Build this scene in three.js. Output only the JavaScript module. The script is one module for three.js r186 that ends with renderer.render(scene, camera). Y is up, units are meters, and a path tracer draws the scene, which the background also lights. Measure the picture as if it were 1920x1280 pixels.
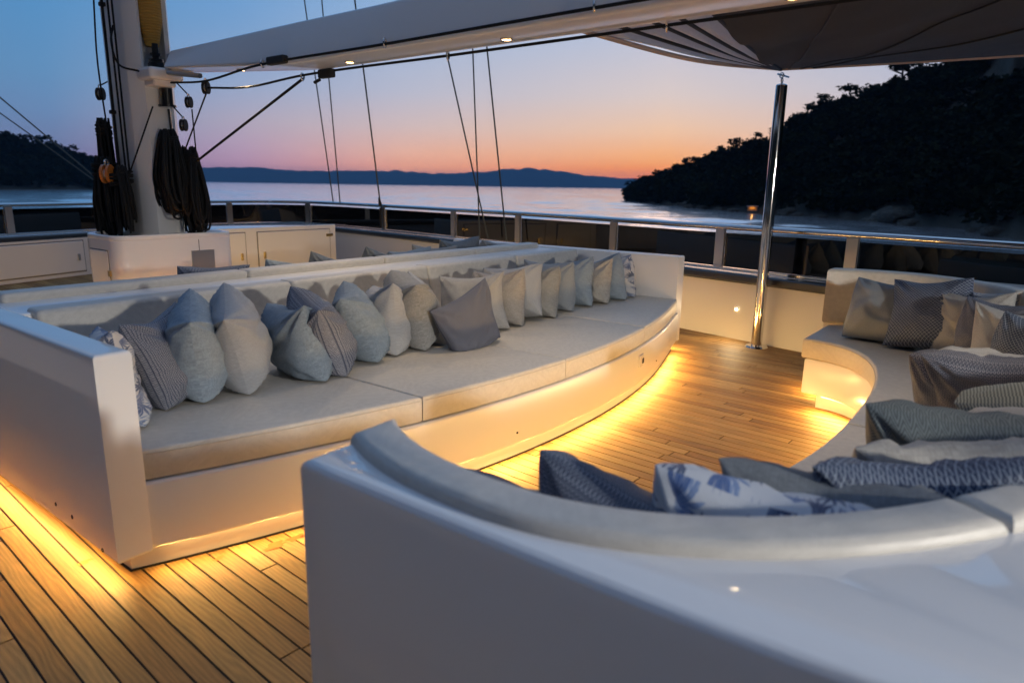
import * as THREE from 'three';
import { mergeGeometries, toCreasedNormals } from 'three/addons/utils/BufferGeometryUtils.js';
import { RoundedBoxGeometry } from 'three/addons/geometries/RoundedBoxGeometry.js';
import { RectAreaLightUniformsLib } from 'three/addons/lights/RectAreaLightUniformsLib.js';
import { ImprovedNoise } from 'three/addons/math/ImprovedNoise.js';

// ------------------------------------------------------------------ frame, camera, sky, sun, exposure
// x runs athwart the yacht (away from the near side), -z towards the bow, y up. W(u, v, h): u forward, v athwart, h above the deck.
const W = (u, v, h = 0) => new THREE.Vector3(v, h, -u);
const scene = new THREE.Scene();
const renderer = new THREE.WebGLRenderer({ antialias: true });
renderer.toneMapping = THREE.LinearToneMapping;
renderer.toneMappingExposure = 1.0;
renderer.shadowMap.enabled = true;
renderer.setSize(1024, 682);

const EYE = 1.45;
const camera = new THREE.PerspectiveCamera(53.13, 1024 / 682, 0.05, 60000);
camera.position.set(0, EYE, 0);
const toScene = (x, y, z) => new THREE.Vector3(0.6058 * x - 0.7956 * z, y, 0.7956 * x + 0.6058 * z); // from axes that follow the view
{
  const pitch = Math.atan(291 / 1280), roll = 0.9 * Math.PI / 180;
  const f = toScene(0, -Math.sin(pitch), -Math.cos(pitch)), r0 = toScene(1, 0, 0), u0 = toScene(0, Math.cos(pitch), -Math.sin(pitch));
  const r = r0.clone().multiplyScalar(Math.cos(roll)).addScaledVector(u0, Math.sin(roll));
  const u = u0.clone().multiplyScalar(Math.cos(roll)).addScaledVector(r0, -Math.sin(roll));
  camera.quaternion.setFromRotationMatrix(new THREE.Matrix4().makeBasis(r, u, f.clone().negate()));
}
camera.focus = 4.3;
camera.userData.fStop = 2.2;
camera.updateMatrixWorld(true);

const lin = (c) => (c <= 0.04045 ? c / 12.92 : Math.pow((c + 0.055) / 1.055, 2.4));
const HAZE = 0.00006; // per metre
const SUN_AZ = 11.9 * Math.PI / 180; // to the right of the view
const sunDir = toScene(Math.sin(SUN_AZ), 0.03, -Math.cos(SUN_AZ)).normalize();
{
  const az = [0, 21, 33, 45, 90, 180], el = [0, 1.3, 2.5, 4.5, 7, 11, 16, 30, 90];
  const table = [
    [[228, 118, 90], [212, 148, 140], [168, 138, 168], [114, 114, 158], [94, 88, 116], [128, 107, 113]],
    [[244, 152, 106], [230, 164, 148], [178, 148, 176], [116, 121, 162], [96, 92, 120], [128, 108, 115]],
    [[248, 180, 132], [230, 180, 164], [180, 158, 184], [114, 131, 170], [96, 98, 128], [126, 109, 117]],
    [[240, 200, 172], [208, 188, 190], [174, 168, 189], [108, 140, 182], [92, 102, 136], [120, 107, 116]],
    [[220, 204, 201], [184, 187, 206], [150, 168, 201], [100, 145, 189], [86, 106, 144], [117, 107, 118]],
    [[194, 198, 216], [160, 182, 214], [120, 160, 205], [90, 145, 195], [80, 108, 150], [114, 107, 119]],
    [[158, 183, 218], [130, 172, 217], [94, 156, 213], [74, 140, 198], [72, 108, 152], [112, 106, 120]],
    [[142, 176, 218], [124, 168, 216], [104, 156, 210], [90, 142, 196], [86, 116, 156], [106, 104, 118]],
    [[116, 132, 162], [116, 132, 162], [116, 132, 162], [116, 132, 162], [116, 132, 162], [116, 132, 162]],
  ];
  const air = [0.06, 0.12, 0.24]; // what the haze itself sends back
  const w = 1024, h = 512, data = new Float32Array(w * h * 4), sunAz = Math.atan2(sunDir.z, sunDir.x);
  const nz = new ImprovedNoise();
  const find = (a, x) => { let i = 0; while (i < a.length - 2 && x > a[i + 1]) i++; const t = Math.min(1, Math.max(0, (x - a[i]) / (a[i + 1] - a[i]))); return [i, t]; };
  for (let y = 0; y < h; y++) {
    const e = Math.max(0, ((y + 0.5) / h - 0.5) * 180);
    for (let x = 0; x < w; x++) {
      const ang = ((x + 0.5) / w - 0.5) * 2 * Math.PI;
      let d = Math.abs(ang - sunAz) % (2 * Math.PI); if (d > Math.PI) d = 2 * Math.PI - d;
      const wisp = 0.35 * nz.noise(Math.cos(ang) * 9, e * 1.6, Math.sin(ang) * 9) * Math.exp(-e / 3.0);
      const [i, s] = find(az, d * 180 / Math.PI), [j, t] = find(el, Math.max(0, e + wisp));
      for (let c = 0; c < 3; c++) {
        const a = lin(table[j][i][c] / 255) * (1 - s) + lin(table[j][i + 1][c] / 255) * s;
        const b = lin(table[j + 1][i][c] / 255) * (1 - s) + lin(table[j + 1][i + 1][c] / 255) * s;
        const clear = Math.exp(-HAZE * Math.min(17000, 400 / Math.max(1e-4, Math.sin(e * Math.PI / 180)))), want = a * (1 - t) + b * t;
        data[(y * w + x) * 4 + c] = Math.max(0.5 * want, (want - air[c] * (1 - clear)) / clear);
      }
      data[(y * w + x) * 4 + 3] = 1;
    }
  }
  const sky = new THREE.DataTexture(data, w, h, THREE.RGBAFormat, THREE.FloatType);
  sky.mapping = THREE.EquirectangularReflectionMapping; sky.magFilter = THREE.LinearFilter; sky.needsUpdate = true;
  scene.background = sky; scene.environment = sky;
}
{
  const sun = new THREE.DirectionalLight(new THREE.Color(1.0, 0.62, 0.42), 0.12); // the afterglow where the sun went down
  sun.position.copy(sunDir.clone().multiplyScalar(40)); sun.target.position.set(3, 0, -4);
  sun.castShadow = true; sun.shadow.radius = 24;
  Object.assign(sun.shadow.camera, { left: -20, right: 20, top: 20, bottom: -20, far: 120 });
  sun.name = 'afterglow'; scene.add(sun, sun.target);
}
RectAreaLightUniformsLib.init();

// ------------------------------------------------------------------ helpers
let seed = 20240611;
const rnd = () => { seed = (seed + 0x6d2b79f5) | 0; let t = Math.imul(seed ^ (seed >>> 15), 1 | seed); t = (t + Math.imul(t ^ (t >>> 7), 61 | t)) ^ t; return ((t ^ (t >>> 14)) >>> 0) / 4294967296; };
const rr = (a, b) => a + (b - a) * rnd();
const noise = new ImprovedNoise();
const N = (x, y, z = 0) => noise.noise(x, y, z);
const taken = new Map();
function numbered(name) { const n = taken.get(name) || 0; taken.set(name, n + 1); return n ? `${name}_${String(n).padStart(3, '0')}` : name; }
function shade(m) { m.castShadow = true; m.receiveShadow = true; return m; }
function thing(name, label, category, group) { const o = new THREE.Group(); o.name = numbered(name); o.userData = { label, category }; if (group) o.userData.group = group; scene.add(o); return o; }
function meshThing(name, geo, mat, label, category, group) { const o = shade(new THREE.Mesh(geo, mat)); o.name = numbered(name); o.userData = { label, category }; if (group) o.userData.group = group; scene.add(o); return o; }
function structure(name, geo, mat, label, category) { const o = shade(new THREE.Mesh(geo, mat)); o.name = numbered(name); o.userData = { kind: 'structure', label, category }; scene.add(o); return o; }
function part(parent, name, geo, mat, label) { const o = shade(new THREE.Mesh(geo, mat)); o.name = name; if (label) o.userData.label = label; parent.add(o); return o; }
function merge(list) { const l = list.map((g) => { const k = g.index ? g.toNonIndexed() : g; for (const a of Object.keys(k.attributes)) if (!['position', 'normal', 'uv'].includes(a)) k.deleteAttribute(a); return k; }); return mergeGeometries(l, false); }
const box = (cu, cv, ch, su, sv, sh, r = 0) => (r ? new RoundedBoxGeometry(sv, sh, su, 3, r) : new THREE.BoxGeometry(sv, sh, su)).translate(cv, ch, -cu);
const tube = (pts, r, seg = 24, rad = 8, closed = false, curved = true) => new THREE.TubeGeometry(curved ? new THREE.CatmullRomCurve3(pts, closed, 'centripetal') : new THREE.LineCurve3(pts[0], pts[1]), seg, r, rad, closed);
const rod = (a, b, r, rad = 10, r2 = r) => { const d = b.clone().sub(a), g = new THREE.CylinderGeometry(r2, r, d.length(), rad); g.applyQuaternion(new THREE.Quaternion().setFromUnitVectors(new THREE.Vector3(0, 1, 0), d.normalize())); return g.translate((a.x + b.x) / 2, (a.y + b.y) / 2, (a.z + b.z) / 2); };
// an outline in (v, u), raised from h0 to h1, edges rounded by r
function slab(pts, h0, h1, r = 0.02, seg = 3, hole) {
  const s = new THREE.Shape(pts.map(([u, v]) => new THREE.Vector2(v, u)));
  const g = new THREE.ExtrudeGeometry(s, { depth: h1 - h0 - 2 * r, bevelEnabled: r > 0, bevelThickness: r, bevelSize: r, bevelOffset: -r, bevelSegments: seg, curveSegments: 8, steps: 1 });
  g.rotateX(-Math.PI / 2); g.translate(0, h0 + r, 0);
  return toCreasedNormals(g, 0.75);
}
function metreUV(g, s = 1) { // planar uv in metres by the dominant side of each face
  const k = g.index ? g.toNonIndexed() : g, p = k.attributes.position, n = k.attributes.normal, uv = new Float32Array(p.count * 2);
  for (let i = 0; i < p.count; i += 3) {
    let ax = 0, ay = 0, az = 0; for (let j = 0; j < 3; j++) { ax += Math.abs(n.getX(i + j)); ay += Math.abs(n.getY(i + j)); az += Math.abs(n.getZ(i + j)); }
    for (let j = 0; j < 3; j++) {
      const x = p.getX(i + j), y = p.getY(i + j), z = p.getZ(i + j), q = (i + j) * 2;
      if (ay >= ax && ay >= az) { uv[q] = x * s; uv[q + 1] = z * s; } else if (ax >= az) { uv[q] = z * s; uv[q + 1] = y * s; } else { uv[q] = x * s; uv[q + 1] = y * s; }
    }
  }
  k.setAttribute('uv', new THREE.BufferAttribute(uv, 2)); return k;
}

// ------------------------------------------------------------------ textures
function dataTex(w, h, f, srgb = true) {
  const d = new Uint8Array(w * h * 4);
  for (let y = 0; y < h; y++) for (let x = 0; x < w; x++) { const c = f(x / w, y / h, x, y), i = (y * w + x) * 4; d[i] = c[0]; d[i + 1] = c[1]; d[i + 2] = c[2]; d[i + 3] = 255; }
  const t = new THREE.DataTexture(d, w, h); t.wrapS = t.wrapT = THREE.RepeatWrapping; t.magFilter = THREE.LinearFilter; t.minFilter = THREE.LinearMipmapLinearFilter; t.generateMipmaps = true;
  if (srgb) t.colorSpace = THREE.SRGBColorSpace; t.needsUpdate = true; return t;
}
const g3 = (v) => { v = Math.max(0, Math.min(255, v)); return [v, v, v]; };
const periodic = (x, y, f, s) => { const a = x * 2 * Math.PI, b = y * 2 * Math.PI; return N(Math.cos(a) * f + s, Math.sin(a) * f + Math.cos(b) * f * 1.3, Math.sin(b) * f + s * 0.7); };
const hash = (x, y) => { let h = (x * 374761393 + y * 668265263) | 0; h = Math.imul(h ^ (h >>> 13), 1274126177); return ((h ^ (h >>> 16)) >>> 0) / 4294967296; };

const woodTex = dataTex(1024, 512, (x, y, i, j) => { // along u: 2 m, across v: 0.5 m
  const warp = 0.03 * periodic(x, y, 1.2, 3);
  const rings = Math.sin((y + warp) * 190 + 5 * periodic(x, y, 1.6, 9));
  const pore = hash((i >> 4), j * 7) * 0.6 + hash(i >> 6, j * 13) * 0.4;
  const patch = periodic(x, y, 2.4, 5);
  const k = 0.86 + 0.05 * rings + 0.12 * (pore - 0.5) + 0.10 * patch;
  return [232 * k, 226 * k - 6 * patch, 216 * k - 12 * patch];
});
const woodBump = dataTex(1024, 512, (x, y, i, j) => g3(120 + 60 * (hash(i >> 4, j * 7) - 0.5) + 40 * (hash(i >> 6, j * 13) - 0.5)), false);
const linen = dataTex(512, 512, (x, y, i, j) => g3(222 + 16 * Math.sin(i * 0.785 * 2) * Math.sin(j * 0.785 * 2) + 26 * (hash(i >> 1, j >> 4) - 0.5) + 26 * (hash(i >> 4, (j >> 1) + 99) - 0.5) + 10 * periodic(x, y, 2, 1)));
const linenBump = dataTex(512, 512, (x, y, i, j) => g3(128 + 50 * Math.sin(i * 0.785) * Math.sin(j * 0.785) + 60 * (hash(i >> 1, j >> 4) - 0.5) + 60 * (hash(i >> 4, (j >> 1) + 99) - 0.5)), false);
const leather = dataTex(512, 512, (x, y, i, j) => g3(236 + 9 * periodic(x, y, 3, 2) + 7 * (hash(i, j) - 0.5) + 6 * periodic(x, y, 12, 4)));
const leatherBump = dataTex(512, 512, (x, y, i, j) => g3(128 + 34 * periodic(x, y, 16, 7) + 40 * (hash(i >> 1, j >> 1) - 0.5) + 36 * periodic(x, y, 4, 8)), false);
const padBump = dataTex(512, 512, (x, y, i, j) => g3(128 + 120 * periodic(x, y, 1.1, 21) + 46 * periodic(x, y, 2.6, 25) + 7 * (hash(i >> 1, j >> 1) - 0.5)), false);
const mixc = (a, b, t) => [a[0] + (b[0] - a[0]) * t, a[1] + (b[1] - a[1]) * t, a[2] + (b[2] - a[2]) * t];
const chevron = dataTex(256, 256, (x, y, i, j) => { // basket chevron of light flecks on dark yarn
  const cx = i % 16, cy = j % 16, z = Math.abs(((cx + (Math.floor(j / 16) % 2) * 8) % 16) - 8);
  const on = ((cy + z) % 8) < 3.2 && cx % 8 > 1 ? 1 : 0, r = hash(i, j);
  return mixc([58, 68, 88], [196, 194, 196], on * (0.75 + 0.25 * r) + 0.08 * r);
});
const diamond = dataTex(256, 256, (x, y, i, j) => {
  const a = (i + j) % 32, b = (i - j + 256) % 32, on = (a < 6 || b < 6) ? 1 : 0, dot = Math.abs(a - 19) < 3 && Math.abs(b - 19) < 3 ? 0.7 : 0, r = hash(i >> 1, j >> 1);
  return mixc([46, 62, 92], [188, 196, 204], Math.max(on * (0.55 + 0.45 * r), dot) + 0.06 * r);
});
const herring = dataTex(256, 256, (x, y, i, j) => {
  const col = Math.floor(i / 16) % 2, k = (j + (col ? i : -i) + 512) % 8, r = hash(i, j);
  return mixc([62, 70, 78], [118, 126, 128], (k < 4 ? 0.8 : 0.1) + 0.2 * r);
});
const stripe = dataTex(256, 256, (x, y, i, j) => mixc([86, 94, 100], [176, 180, 176], ((i + 2 * Math.sin(j * 0.8)) % 16 < 8 ? 0.85 : 0.1) + 0.12 * hash(i, j)));
const fineWeave = dataTex(256, 256, (x, y, i, j) => g3(210 + ((i % 8 < 4) !== (j % 8 < 4) ? 24 : -22) + 16 * (hash(i >> 2, j >> 2) - 0.5)));
function floralTex(bg, inks, s0) {
  const keep = seed; seed = s0;
  const c = document.createElement('canvas'); c.width = c.height = 512; const x = c.getContext('2d');
  x.fillStyle = bg; x.fillRect(0, 0, 512, 512);
  for (let k = 0; k < 60; k++) {
    const px = rnd() * 512, py = rnd() * 512, rot = rnd() * 6.28, ink = inks[Math.floor(rnd() * inks.length)], leaves = 4 + Math.floor(rnd() * 5), size = rr(34, 78);
    for (const ox of [-512, 0, 512]) for (const oy of [-512, 0, 512]) {
      if (px + ox < -150 || px + ox > 662 || py + oy < -150 || py + oy > 662) continue;
      x.save(); x.translate(px + ox, py + oy); x.rotate(rot); x.fillStyle = ink; x.strokeStyle = ink; x.lineWidth = 2;
      for (let l = 0; l < leaves; l++) {
        x.save(); x.rotate((l - leaves / 2) * 0.42); x.beginPath(); x.moveTo(0, 0); x.quadraticCurveTo(size * 0.16, -size * 0.55, 0, -size); x.quadraticCurveTo(-size * 0.16, -size * 0.55, 0, 0); x.fill();
        x.strokeStyle = bg; x.lineWidth = 1; x.beginPath(); x.moveTo(0, -4); x.lineTo(0, -size * 0.9); x.stroke(); x.restore();
      }
      x.restore();
    }
  }
  seed = keep;
  const t = new THREE.CanvasTexture(c); t.colorSpace = THREE.SRGBColorSpace; t.wrapS = t.wrapT = THREE.RepeatWrapping; return t;
}
const floralA = floralTex('#d2d0cd', ['#2e3d5c', '#56668a', '#7d8cab', '#3d4e70', '#9aa5b8'], 77);
const floralB = floralTex('#cfd2d6', ['#27406e', '#3d5b92', '#6a86b4', '#1f335c'], 123);
// dataTex(1024, 1024, (x, y) => g3(128 + 60 * periodic(x, y, 3.0, 1) + 46 * periodic(x, y, 7, 4) + 34 * periodic(x, y, 15, 8) + 22 * periodic(x, y, 31, 12)), false);
const rockTex = dataTex(512, 512, (x, y, i, j) => { const k = 0.5 + 0.5 * periodic(x, y, 6, 3) + 0.35 * periodic(x, y, 18, 6); return [70 + 70 * k, 72 + 66 * k, 66 + 60 * k]; });
const rep = (t, a, b = a) => { const c = t.clone(); c.repeat.set(a, b); c.needsUpdate = true; return c; };

// ------------------------------------------------------------------ materials
const M = {};
const std = (o) => new THREE.MeshStandardMaterial(o), phy = (o) => new THREE.MeshPhysicalMaterial(o);
const rgb = (r, g, b) => new THREE.Color().setRGB(r, g, b);
M.gelcoat = phy({ color: rgb(0.86, 0.84, 0.82), roughness: 0.4, specularIntensity: 0.3, clearcoat: 1, clearcoatRoughness: 0.045, bumpMap: rep(leatherBump, 0.35), bumpScale: 0.0006 });
M.gelcoatSoft = phy({ color: rgb(0.86, 0.84, 0.82), roughness: 0.4, specularIntensity: 0.3, clearcoat: 0.8, clearcoatRoughness: 0.24 });
M.satinPaint = std({ color: rgb(0.76, 0.75, 0.73), roughness: 0.55 });
M.paint = phy({ color: rgb(0.78, 0.775, 0.77), roughness: 0.4, clearcoat: 0.8, clearcoatRoughness: 0.12 });
M.vinyl = std({ color: rgb(0.68, 0.645, 0.585), roughness: 0.48, map: rep(leather, 2), bumpMap: rep(padBump, 0.9), bumpScale: 0.003 });
M.piping = std({ color: rgb(0.50, 0.465, 0.41), roughness: 0.6 });
M.caulk = std({ color: rgb(0.016, 0.014, 0.013), roughness: 0.85 });
M.wood = [[0.66, 0.40, 0.14], [0.56, 0.32, 0.10], [0.72, 0.46, 0.17], [0.46, 0.25, 0.08], [0.62, 0.37, 0.12], [0.53, 0.31, 0.105]].map((c) => phy({ color: rgb(...c), map: woodTex, bumpMap: woodBump, bumpScale: 0.0010, roughness: 0.6 }));
M.gasket = std({ color: rgb(0.16, 0.15, 0.15), roughness: 0.8 });
M.stain = std({ color: rgb(0.34, 0.12, 0.025), roughness: 0.8 });
M.steel = std({ color: rgb(0.72, 0.71, 0.70), metalness: 1, roughness: 0.09 });
M.satin = std({ color: rgb(0.56, 0.54, 0.53), metalness: 0.9, roughness: 0.32 });
M.brass = std({ color: rgb(0.55, 0.42, 0.2), metalness: 1, roughness: 0.3 });
M.black = phy({ color: rgb(0.012, 0.012, 0.014), roughness: 0.3, clearcoat: 1, clearcoatRoughness: 0.05 });
M.blackMatte = std({ color: rgb(0.014, 0.014, 0.016), roughness: 0.7 });
M.rope = std({ color: rgb(0.005, 0.005, 0.006), roughness: 0.9, bumpMap: rep(linenBump, 30, 3), bumpScale: 0.002 });
M.ochre = std({ color: rgb(0.42, 0.24, 0.045), roughness: 0.8 });
M.amber = phy({ color: rgb(0.50, 0.16, 0.03), roughness: 0.3, clearcoat: 0.5 });
M.glass = phy({ color: rgb(0.05, 0.05, 0.055), roughness: 0.02, transmission: 1, thickness: 0, ior: 1.5, metalness: 0 });
M.wire = std({ color: rgb(0.10, 0.11, 0.10), metalness: 0.6, roughness: 0.45 });
M.led = std({ color: rgb(0.9, 0.8, 0.6), emissive: rgb(1, 0.58, 0.19), emissiveIntensity: 9.0 });
M.lamp = std({ color: rgb(0.9, 0.85, 0.7), emissive: rgb(1, 0.60, 0.24), emissiveIntensity: 16.0 });
M.stepLamp = std({ color: rgb(0.9, 0.85, 0.7), emissive: rgb(1, 0.74, 0.4), emissiveIntensity: 9 });
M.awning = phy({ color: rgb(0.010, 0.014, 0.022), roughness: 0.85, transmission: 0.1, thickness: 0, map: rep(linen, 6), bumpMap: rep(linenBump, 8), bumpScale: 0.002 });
M.mesh = phy({ color: rgb(0.46, 0.47, 0.5), roughness: 1, transmission: 0.75, thickness: 0, map: rep(linen, 6) });
M.webbing = std({ color: rgb(0.42, 0.33, 0.29), roughness: 0.9 });
const cloth = (c, map, s = 2, bump = linenBump, sc = 0.0015) => std({ color: rgb(...c), map: rep(map, s), bumpMap: rep(bump, s * 1.5), bumpScale: sc, roughness: 0.62 });
const F = {
  blue: cloth([0.3, 0.375, 0.45], linen, 4), paleblue: cloth([0.345, 0.42, 0.495], linen, 4), beige: cloth([0.52, 0.52, 0.52], fineWeave, 4), light: cloth([0.56, 0.575, 0.60], fineWeave, 5),
  taupe: cloth([0.42, 0.395, 0.37], linen, 4), grey: cloth([0.36, 0.36, 0.35], linen, 4), sand: cloth([0.5, 0.475, 0.43], linen, 2),
  chevron: cloth([0.86, 0.87, 0.91], chevron, 4.6), chevronDark: cloth([0.66, 0.67, 0.74], chevron, 5), diamond: cloth([0.74, 0.78, 0.84], diamond, 7), diamondDark: cloth([0.72, 0.75, 0.85], diamond, 6),
  herring: cloth([0.8, 0.85, 0.85], herring, 4), stripe: cloth([0.8, 0.84, 0.82], stripe, 6), floral: cloth([0.82, 0.82, 0.84], floralA, 2.6), floralBlue: cloth([0.8, 0.82, 0.86], floralB, 2.6),
  dots: cloth([0.38, 0.425, 0.48], fineWeave, 7),
  slate: cloth([0.2, 0.225, 0.25], linen, 4), denim: cloth([0.55, 0.62, 0.74], chevron, 6),
};

// ------------------------------------------------------------------ sea, hills
const SEA = -9;
const hash0 = (x, y) => hash(x * 31 + 7, y * 57 + 3);
const VIEW = (azDeg, dist, y) => { const a = azDeg * Math.PI / 180, p = toScene(Math.sin(a) * dist, 0, -Math.cos(a) * dist); p.y = y; return p; };
{
  // ripples are real relief, finer near the yacht
  const waves = []; for (let k = 0; k < 46; k++) { const L = 1.6 * Math.pow(1.085, k), dir = -0.5 + (hash0(k, 1) - 0.5) * 2.3; waves.push([2 * Math.PI / L, dir, hash0(k, 2) * 6.28, L * 0.0028 * (0.5 + hash0(k, 3)), L]); }
  const rings = [2]; while (rings[rings.length - 1] < 17000) { const r = rings[rings.length - 1]; rings.push(r * 1.0075 + 0.12); } rings[rings.length - 1] = 17000;
  const cols = [...Array.from({ length: 24 }, (_, i) => -180 + i * (138 / 24)), ...Array.from({ length: 430 }, (_, i) => -42 + i * 84 / 430), ...Array.from({ length: 25 }, (_, i) => 42 + i * (138 / 24))];
  const pos = [], idx = [], n = cols.length;
  rings.forEach((r) => cols.forEach((a) => {
    const p = VIEW(a, r, SEA), cell = Math.max(r * 0.0075 + 0.12, r * 0.0034), inView = Math.abs(a) <= 42;
    if (inView && r < 9000) { let h = 0; const patch = 0.65 + 0.6 * N(p.x * 0.006, p.z * 0.006, 4) + 0.25 * N(p.x * 0.03, p.z * 0.03, 8); for (const w of waves) { const f = Math.min(1, Math.max(0, (w[4] / cell - 2.2) / 2.5)); if (f > 0) h += f * w[3] * Math.sin(w[0] * (p.x * Math.cos(w[1]) + p.z * Math.sin(w[1])) + w[2]); } p.y += h * Math.max(0.2, patch) * Math.min(1, (42.01 - Math.abs(a)) / 2); }
    pos.push(p.x, p.y, p.z);
  }));
  for (let j = 0; j < rings.length - 1; j++) for (let i = 0; i < n - 1; i++) { const k = j * n + i; idx.push(k, k + 1, k + n, k + 1, k + n + 1, k + n); }
  const g = new THREE.BufferGeometry(); g.setAttribute('position', new THREE.Float32BufferAttribute(pos, 3)); g.setIndex(idx); g.computeVertexNormals();
  if (g.attributes.normal.getY(5000) < 0) { for (let i = 0; i < idx.length; i += 3) { const t = idx[i]; idx[i] = idx[i + 1]; idx[i + 1] = t; } g.setIndex(idx); g.computeVertexNormals(); }
  structure('sea', g, phy({ color: rgb(0.78, 0.82, 0.88), roughness: 0.16, metalness: 0.85, ior: 1.33 }), 'calm sea reflecting the dusk sky', 'sea');
}
const interp = (tab, x) => { if (x <= tab[0][0]) return tab[0].slice(1); for (let i = 0; i < tab.length - 1; i++) if (x <= tab[i + 1][0]) { const t = (x - tab[i][0]) / (tab[i + 1][0] - tab[i][0]); return tab[i].slice(1).map((v, k) => v + (tab[i + 1][k + 1] - v) * t); } return tab[tab.length - 1].slice(1); };
function ridge(tab, a0, a1, na, nt, rough, depthRatio) { // tab: [azimuth, shore distance, ridge distance, ridge height above the sea]
  const pos = [], idx = [], uv = [];
  for (let i = 0; i <= na; i++) {
    const a = a0 + (a1 - a0) * i / na, [ds, dr, hr] = interp(tab, a);
    for (let j = 0; j <= nt; j++) {
      const t = j / nt, back = t > 0.7, q = back ? (t - 0.7) / 0.3 : t / 0.7;
      const dist = back ? dr + (dr - ds) * depthRatio * q : ds + (dr - ds) * q;
      let h = back ? hr * (1 - q) : hr * (0.25 * q + 0.75 * Math.pow(q, 1.15));
      h += rough * Math.min(1, q * 4) * (back ? 1 - q : 1) * (N(a * 1.3, t * 6, 3) + 0.5 * N(a * 3.1, t * 14, 7)) * hr * 0.12;
      const p = VIEW(a, dist, SEA - 0.4 + Math.max(0, h)); pos.push(p.x, p.y, p.z); uv.push(dist * a * 0.0006, dist * 0.02);
    }
  }
  for (let i = 0; i < na; i++) for (let j = 0; j < nt; j++) { const k = i * (nt + 1) + j; idx.push(k, k + nt + 1, k + 1, k + 1, k + nt + 1, k + nt + 2); }
  const g = new THREE.BufferGeometry(); g.setAttribute('position', new THREE.Float32BufferAttribute(pos, 3)); g.setAttribute('uv', new THREE.Float32BufferAttribute(uv, 2)); g.setIndex(idx); g.computeVertexNormals(); return g;
}
const pxAz = (x) => Math.atan((x - 960) / 1313) * 180 / Math.PI;
scene.fog = new THREE.FogExp2(new THREE.Color().setRGB(0.26, 0.60, 1.0), HAZE);
// far range across the bay
{
  const D = 15500, el = [[-60, 1.0], [330, 1.0], [400, 1.05], [470, 1.15], [560, 0.95], [700, 1.05], [740, 1.1], [800, 0.95], [845, 0.98], [900, 1.12], [950, 1.42], [990, 1.5], [1040, 1.3], [1100, 0.95], [1160, 0.78], [1260, 0.8], [1500, 1.0]];
  const tab = el.map(([x, e]) => [pxAz(x), D, D + 900, (D + 900) * Math.tan(e * Math.PI / 180) + 10]);
  structure('far_hills', ridge(tab, pxAz(-60), pxAz(1500), 240, 16, 0.8, 1), std({ color: rgb(0.035, 0.05, 0.045), roughness: 1 }), 'low blue range of hills across the bay', 'hills');
}
// shore distances from the eye, ten and a half metres above the water
const rightTab = [[1166, 610, 640, 3], [1195, 560, 610, 12], [1240, 470, 560, 16], [1290, 415, 520, 22], [1330, 385, 505, 29], [1400, 345, 480, 33], [1440, 330, 465, 36], [1475, 318, 455, 47], [1520, 306, 445, 53], [1570, 295, 435, 55], [1620, 284, 430, 58], [1660, 272, 420, 62], [1700, 262, 410, 63], [1750, 250, 405, 68], [1800, 238, 400, 74], [1920, 205, 390, 84], [2100, 180, 380, 92], [2400, 150, 360, 95]].map(([x, ...r]) => [pxAz(x), ...r]);
const leftTab = [[-320, 760, 950, 70], [-60, 800, 960, 60], [0, 810, 960, 55], [60, 830, 960, 50], [110, 850, 965, 43], [160, 880, 970, 31], [200, 900, 980, 22], [240, 930, 990, 12], [275, 960, 995, 2]].map(([x, d0, d1, hh]) => [pxAz(x), d0, d1, hh * 0.84]);
M.hill = std({ color: rgb(0.30, 0.30, 0.30), map: rep(rockTex, 3), roughness: 1 });
structure('right_hill', ridge(rightTab, pxAz(1166), pxAz(2400), 140, 40, 1, 0.8), M.hill, 'steep dark wooded headland rising on the right', 'hill');
structure('left_hill', ridge(leftTab, pxAz(-320), pxAz(275), 60, 24, 1, 0.8), M.hill, 'low dark wooded island on the left', 'hill');

const coveTab = [[46, 152, 360, 94], [60, 140, 340, 112], [90, 150, 360, 140], [130, 170, 380, 165], [170, 180, 400, 175], [210, 190, 420, 175], [250, 220, 450, 160], [285, 330, 560, 130], [305, 560, 800, 90], [318, 740, 950, 72]];
structure('cove_hill', ridge(coveTab, 46, 318, 150, 30, 1, 0.8), M.hill, 'dark wooded hills closing the cove around the yacht', 'hill');
// foliage: clumps of leaf-sized faces
function crownGeometry(n, s) {
  const keep = seed; seed = s; const pos = [];
  const lobes = Array.from({ length: 7 }, () => new THREE.Vector3(rr(-0.5, 0.5), rr(0.2, 1.0), rr(-0.5, 0.5)));
  for (let i = 0; i < n; i++) {
    const l = lobes[Math.floor(rnd() * lobes.length)], d = new THREE.Vector3(rr(-1, 1), rr(-1, 1), rr(-1, 1)).normalize().multiplyScalar(rr(0.12, 0.4));
    const c = l.clone().add(d.multiply(new THREE.Vector3(1, 0.7, 1))), a = new THREE.Vector3(rr(-1, 1), rr(-0.5, 0.5), rr(-1, 1)).normalize().multiplyScalar(rr(0.08, 0.17)), b = new THREE.Vector3(rr(-1, 1), rr(-1, 1), rr(-1, 1)).cross(a).normalize().multiplyScalar(rr(0.07, 0.15));
    for (const q of [c.clone().sub(a), c.clone().add(b), c.clone().add(a)]) pos.push(q.x, q.y, q.z);
    for (const q of [c.clone().sub(a), c.clone().add(a), c.clone().sub(b)]) pos.push(q.x, q.y, q.z);
  }
  seed = keep;
  const g = new THREE.BufferGeometry(); g.setAttribute('position', new THREE.Float32BufferAttribute(pos, 3)); g.computeVertexNormals(); return g;
}
const crowns = [11, 23, 37, 51].map((s) => crownGeometry(150, s));
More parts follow.
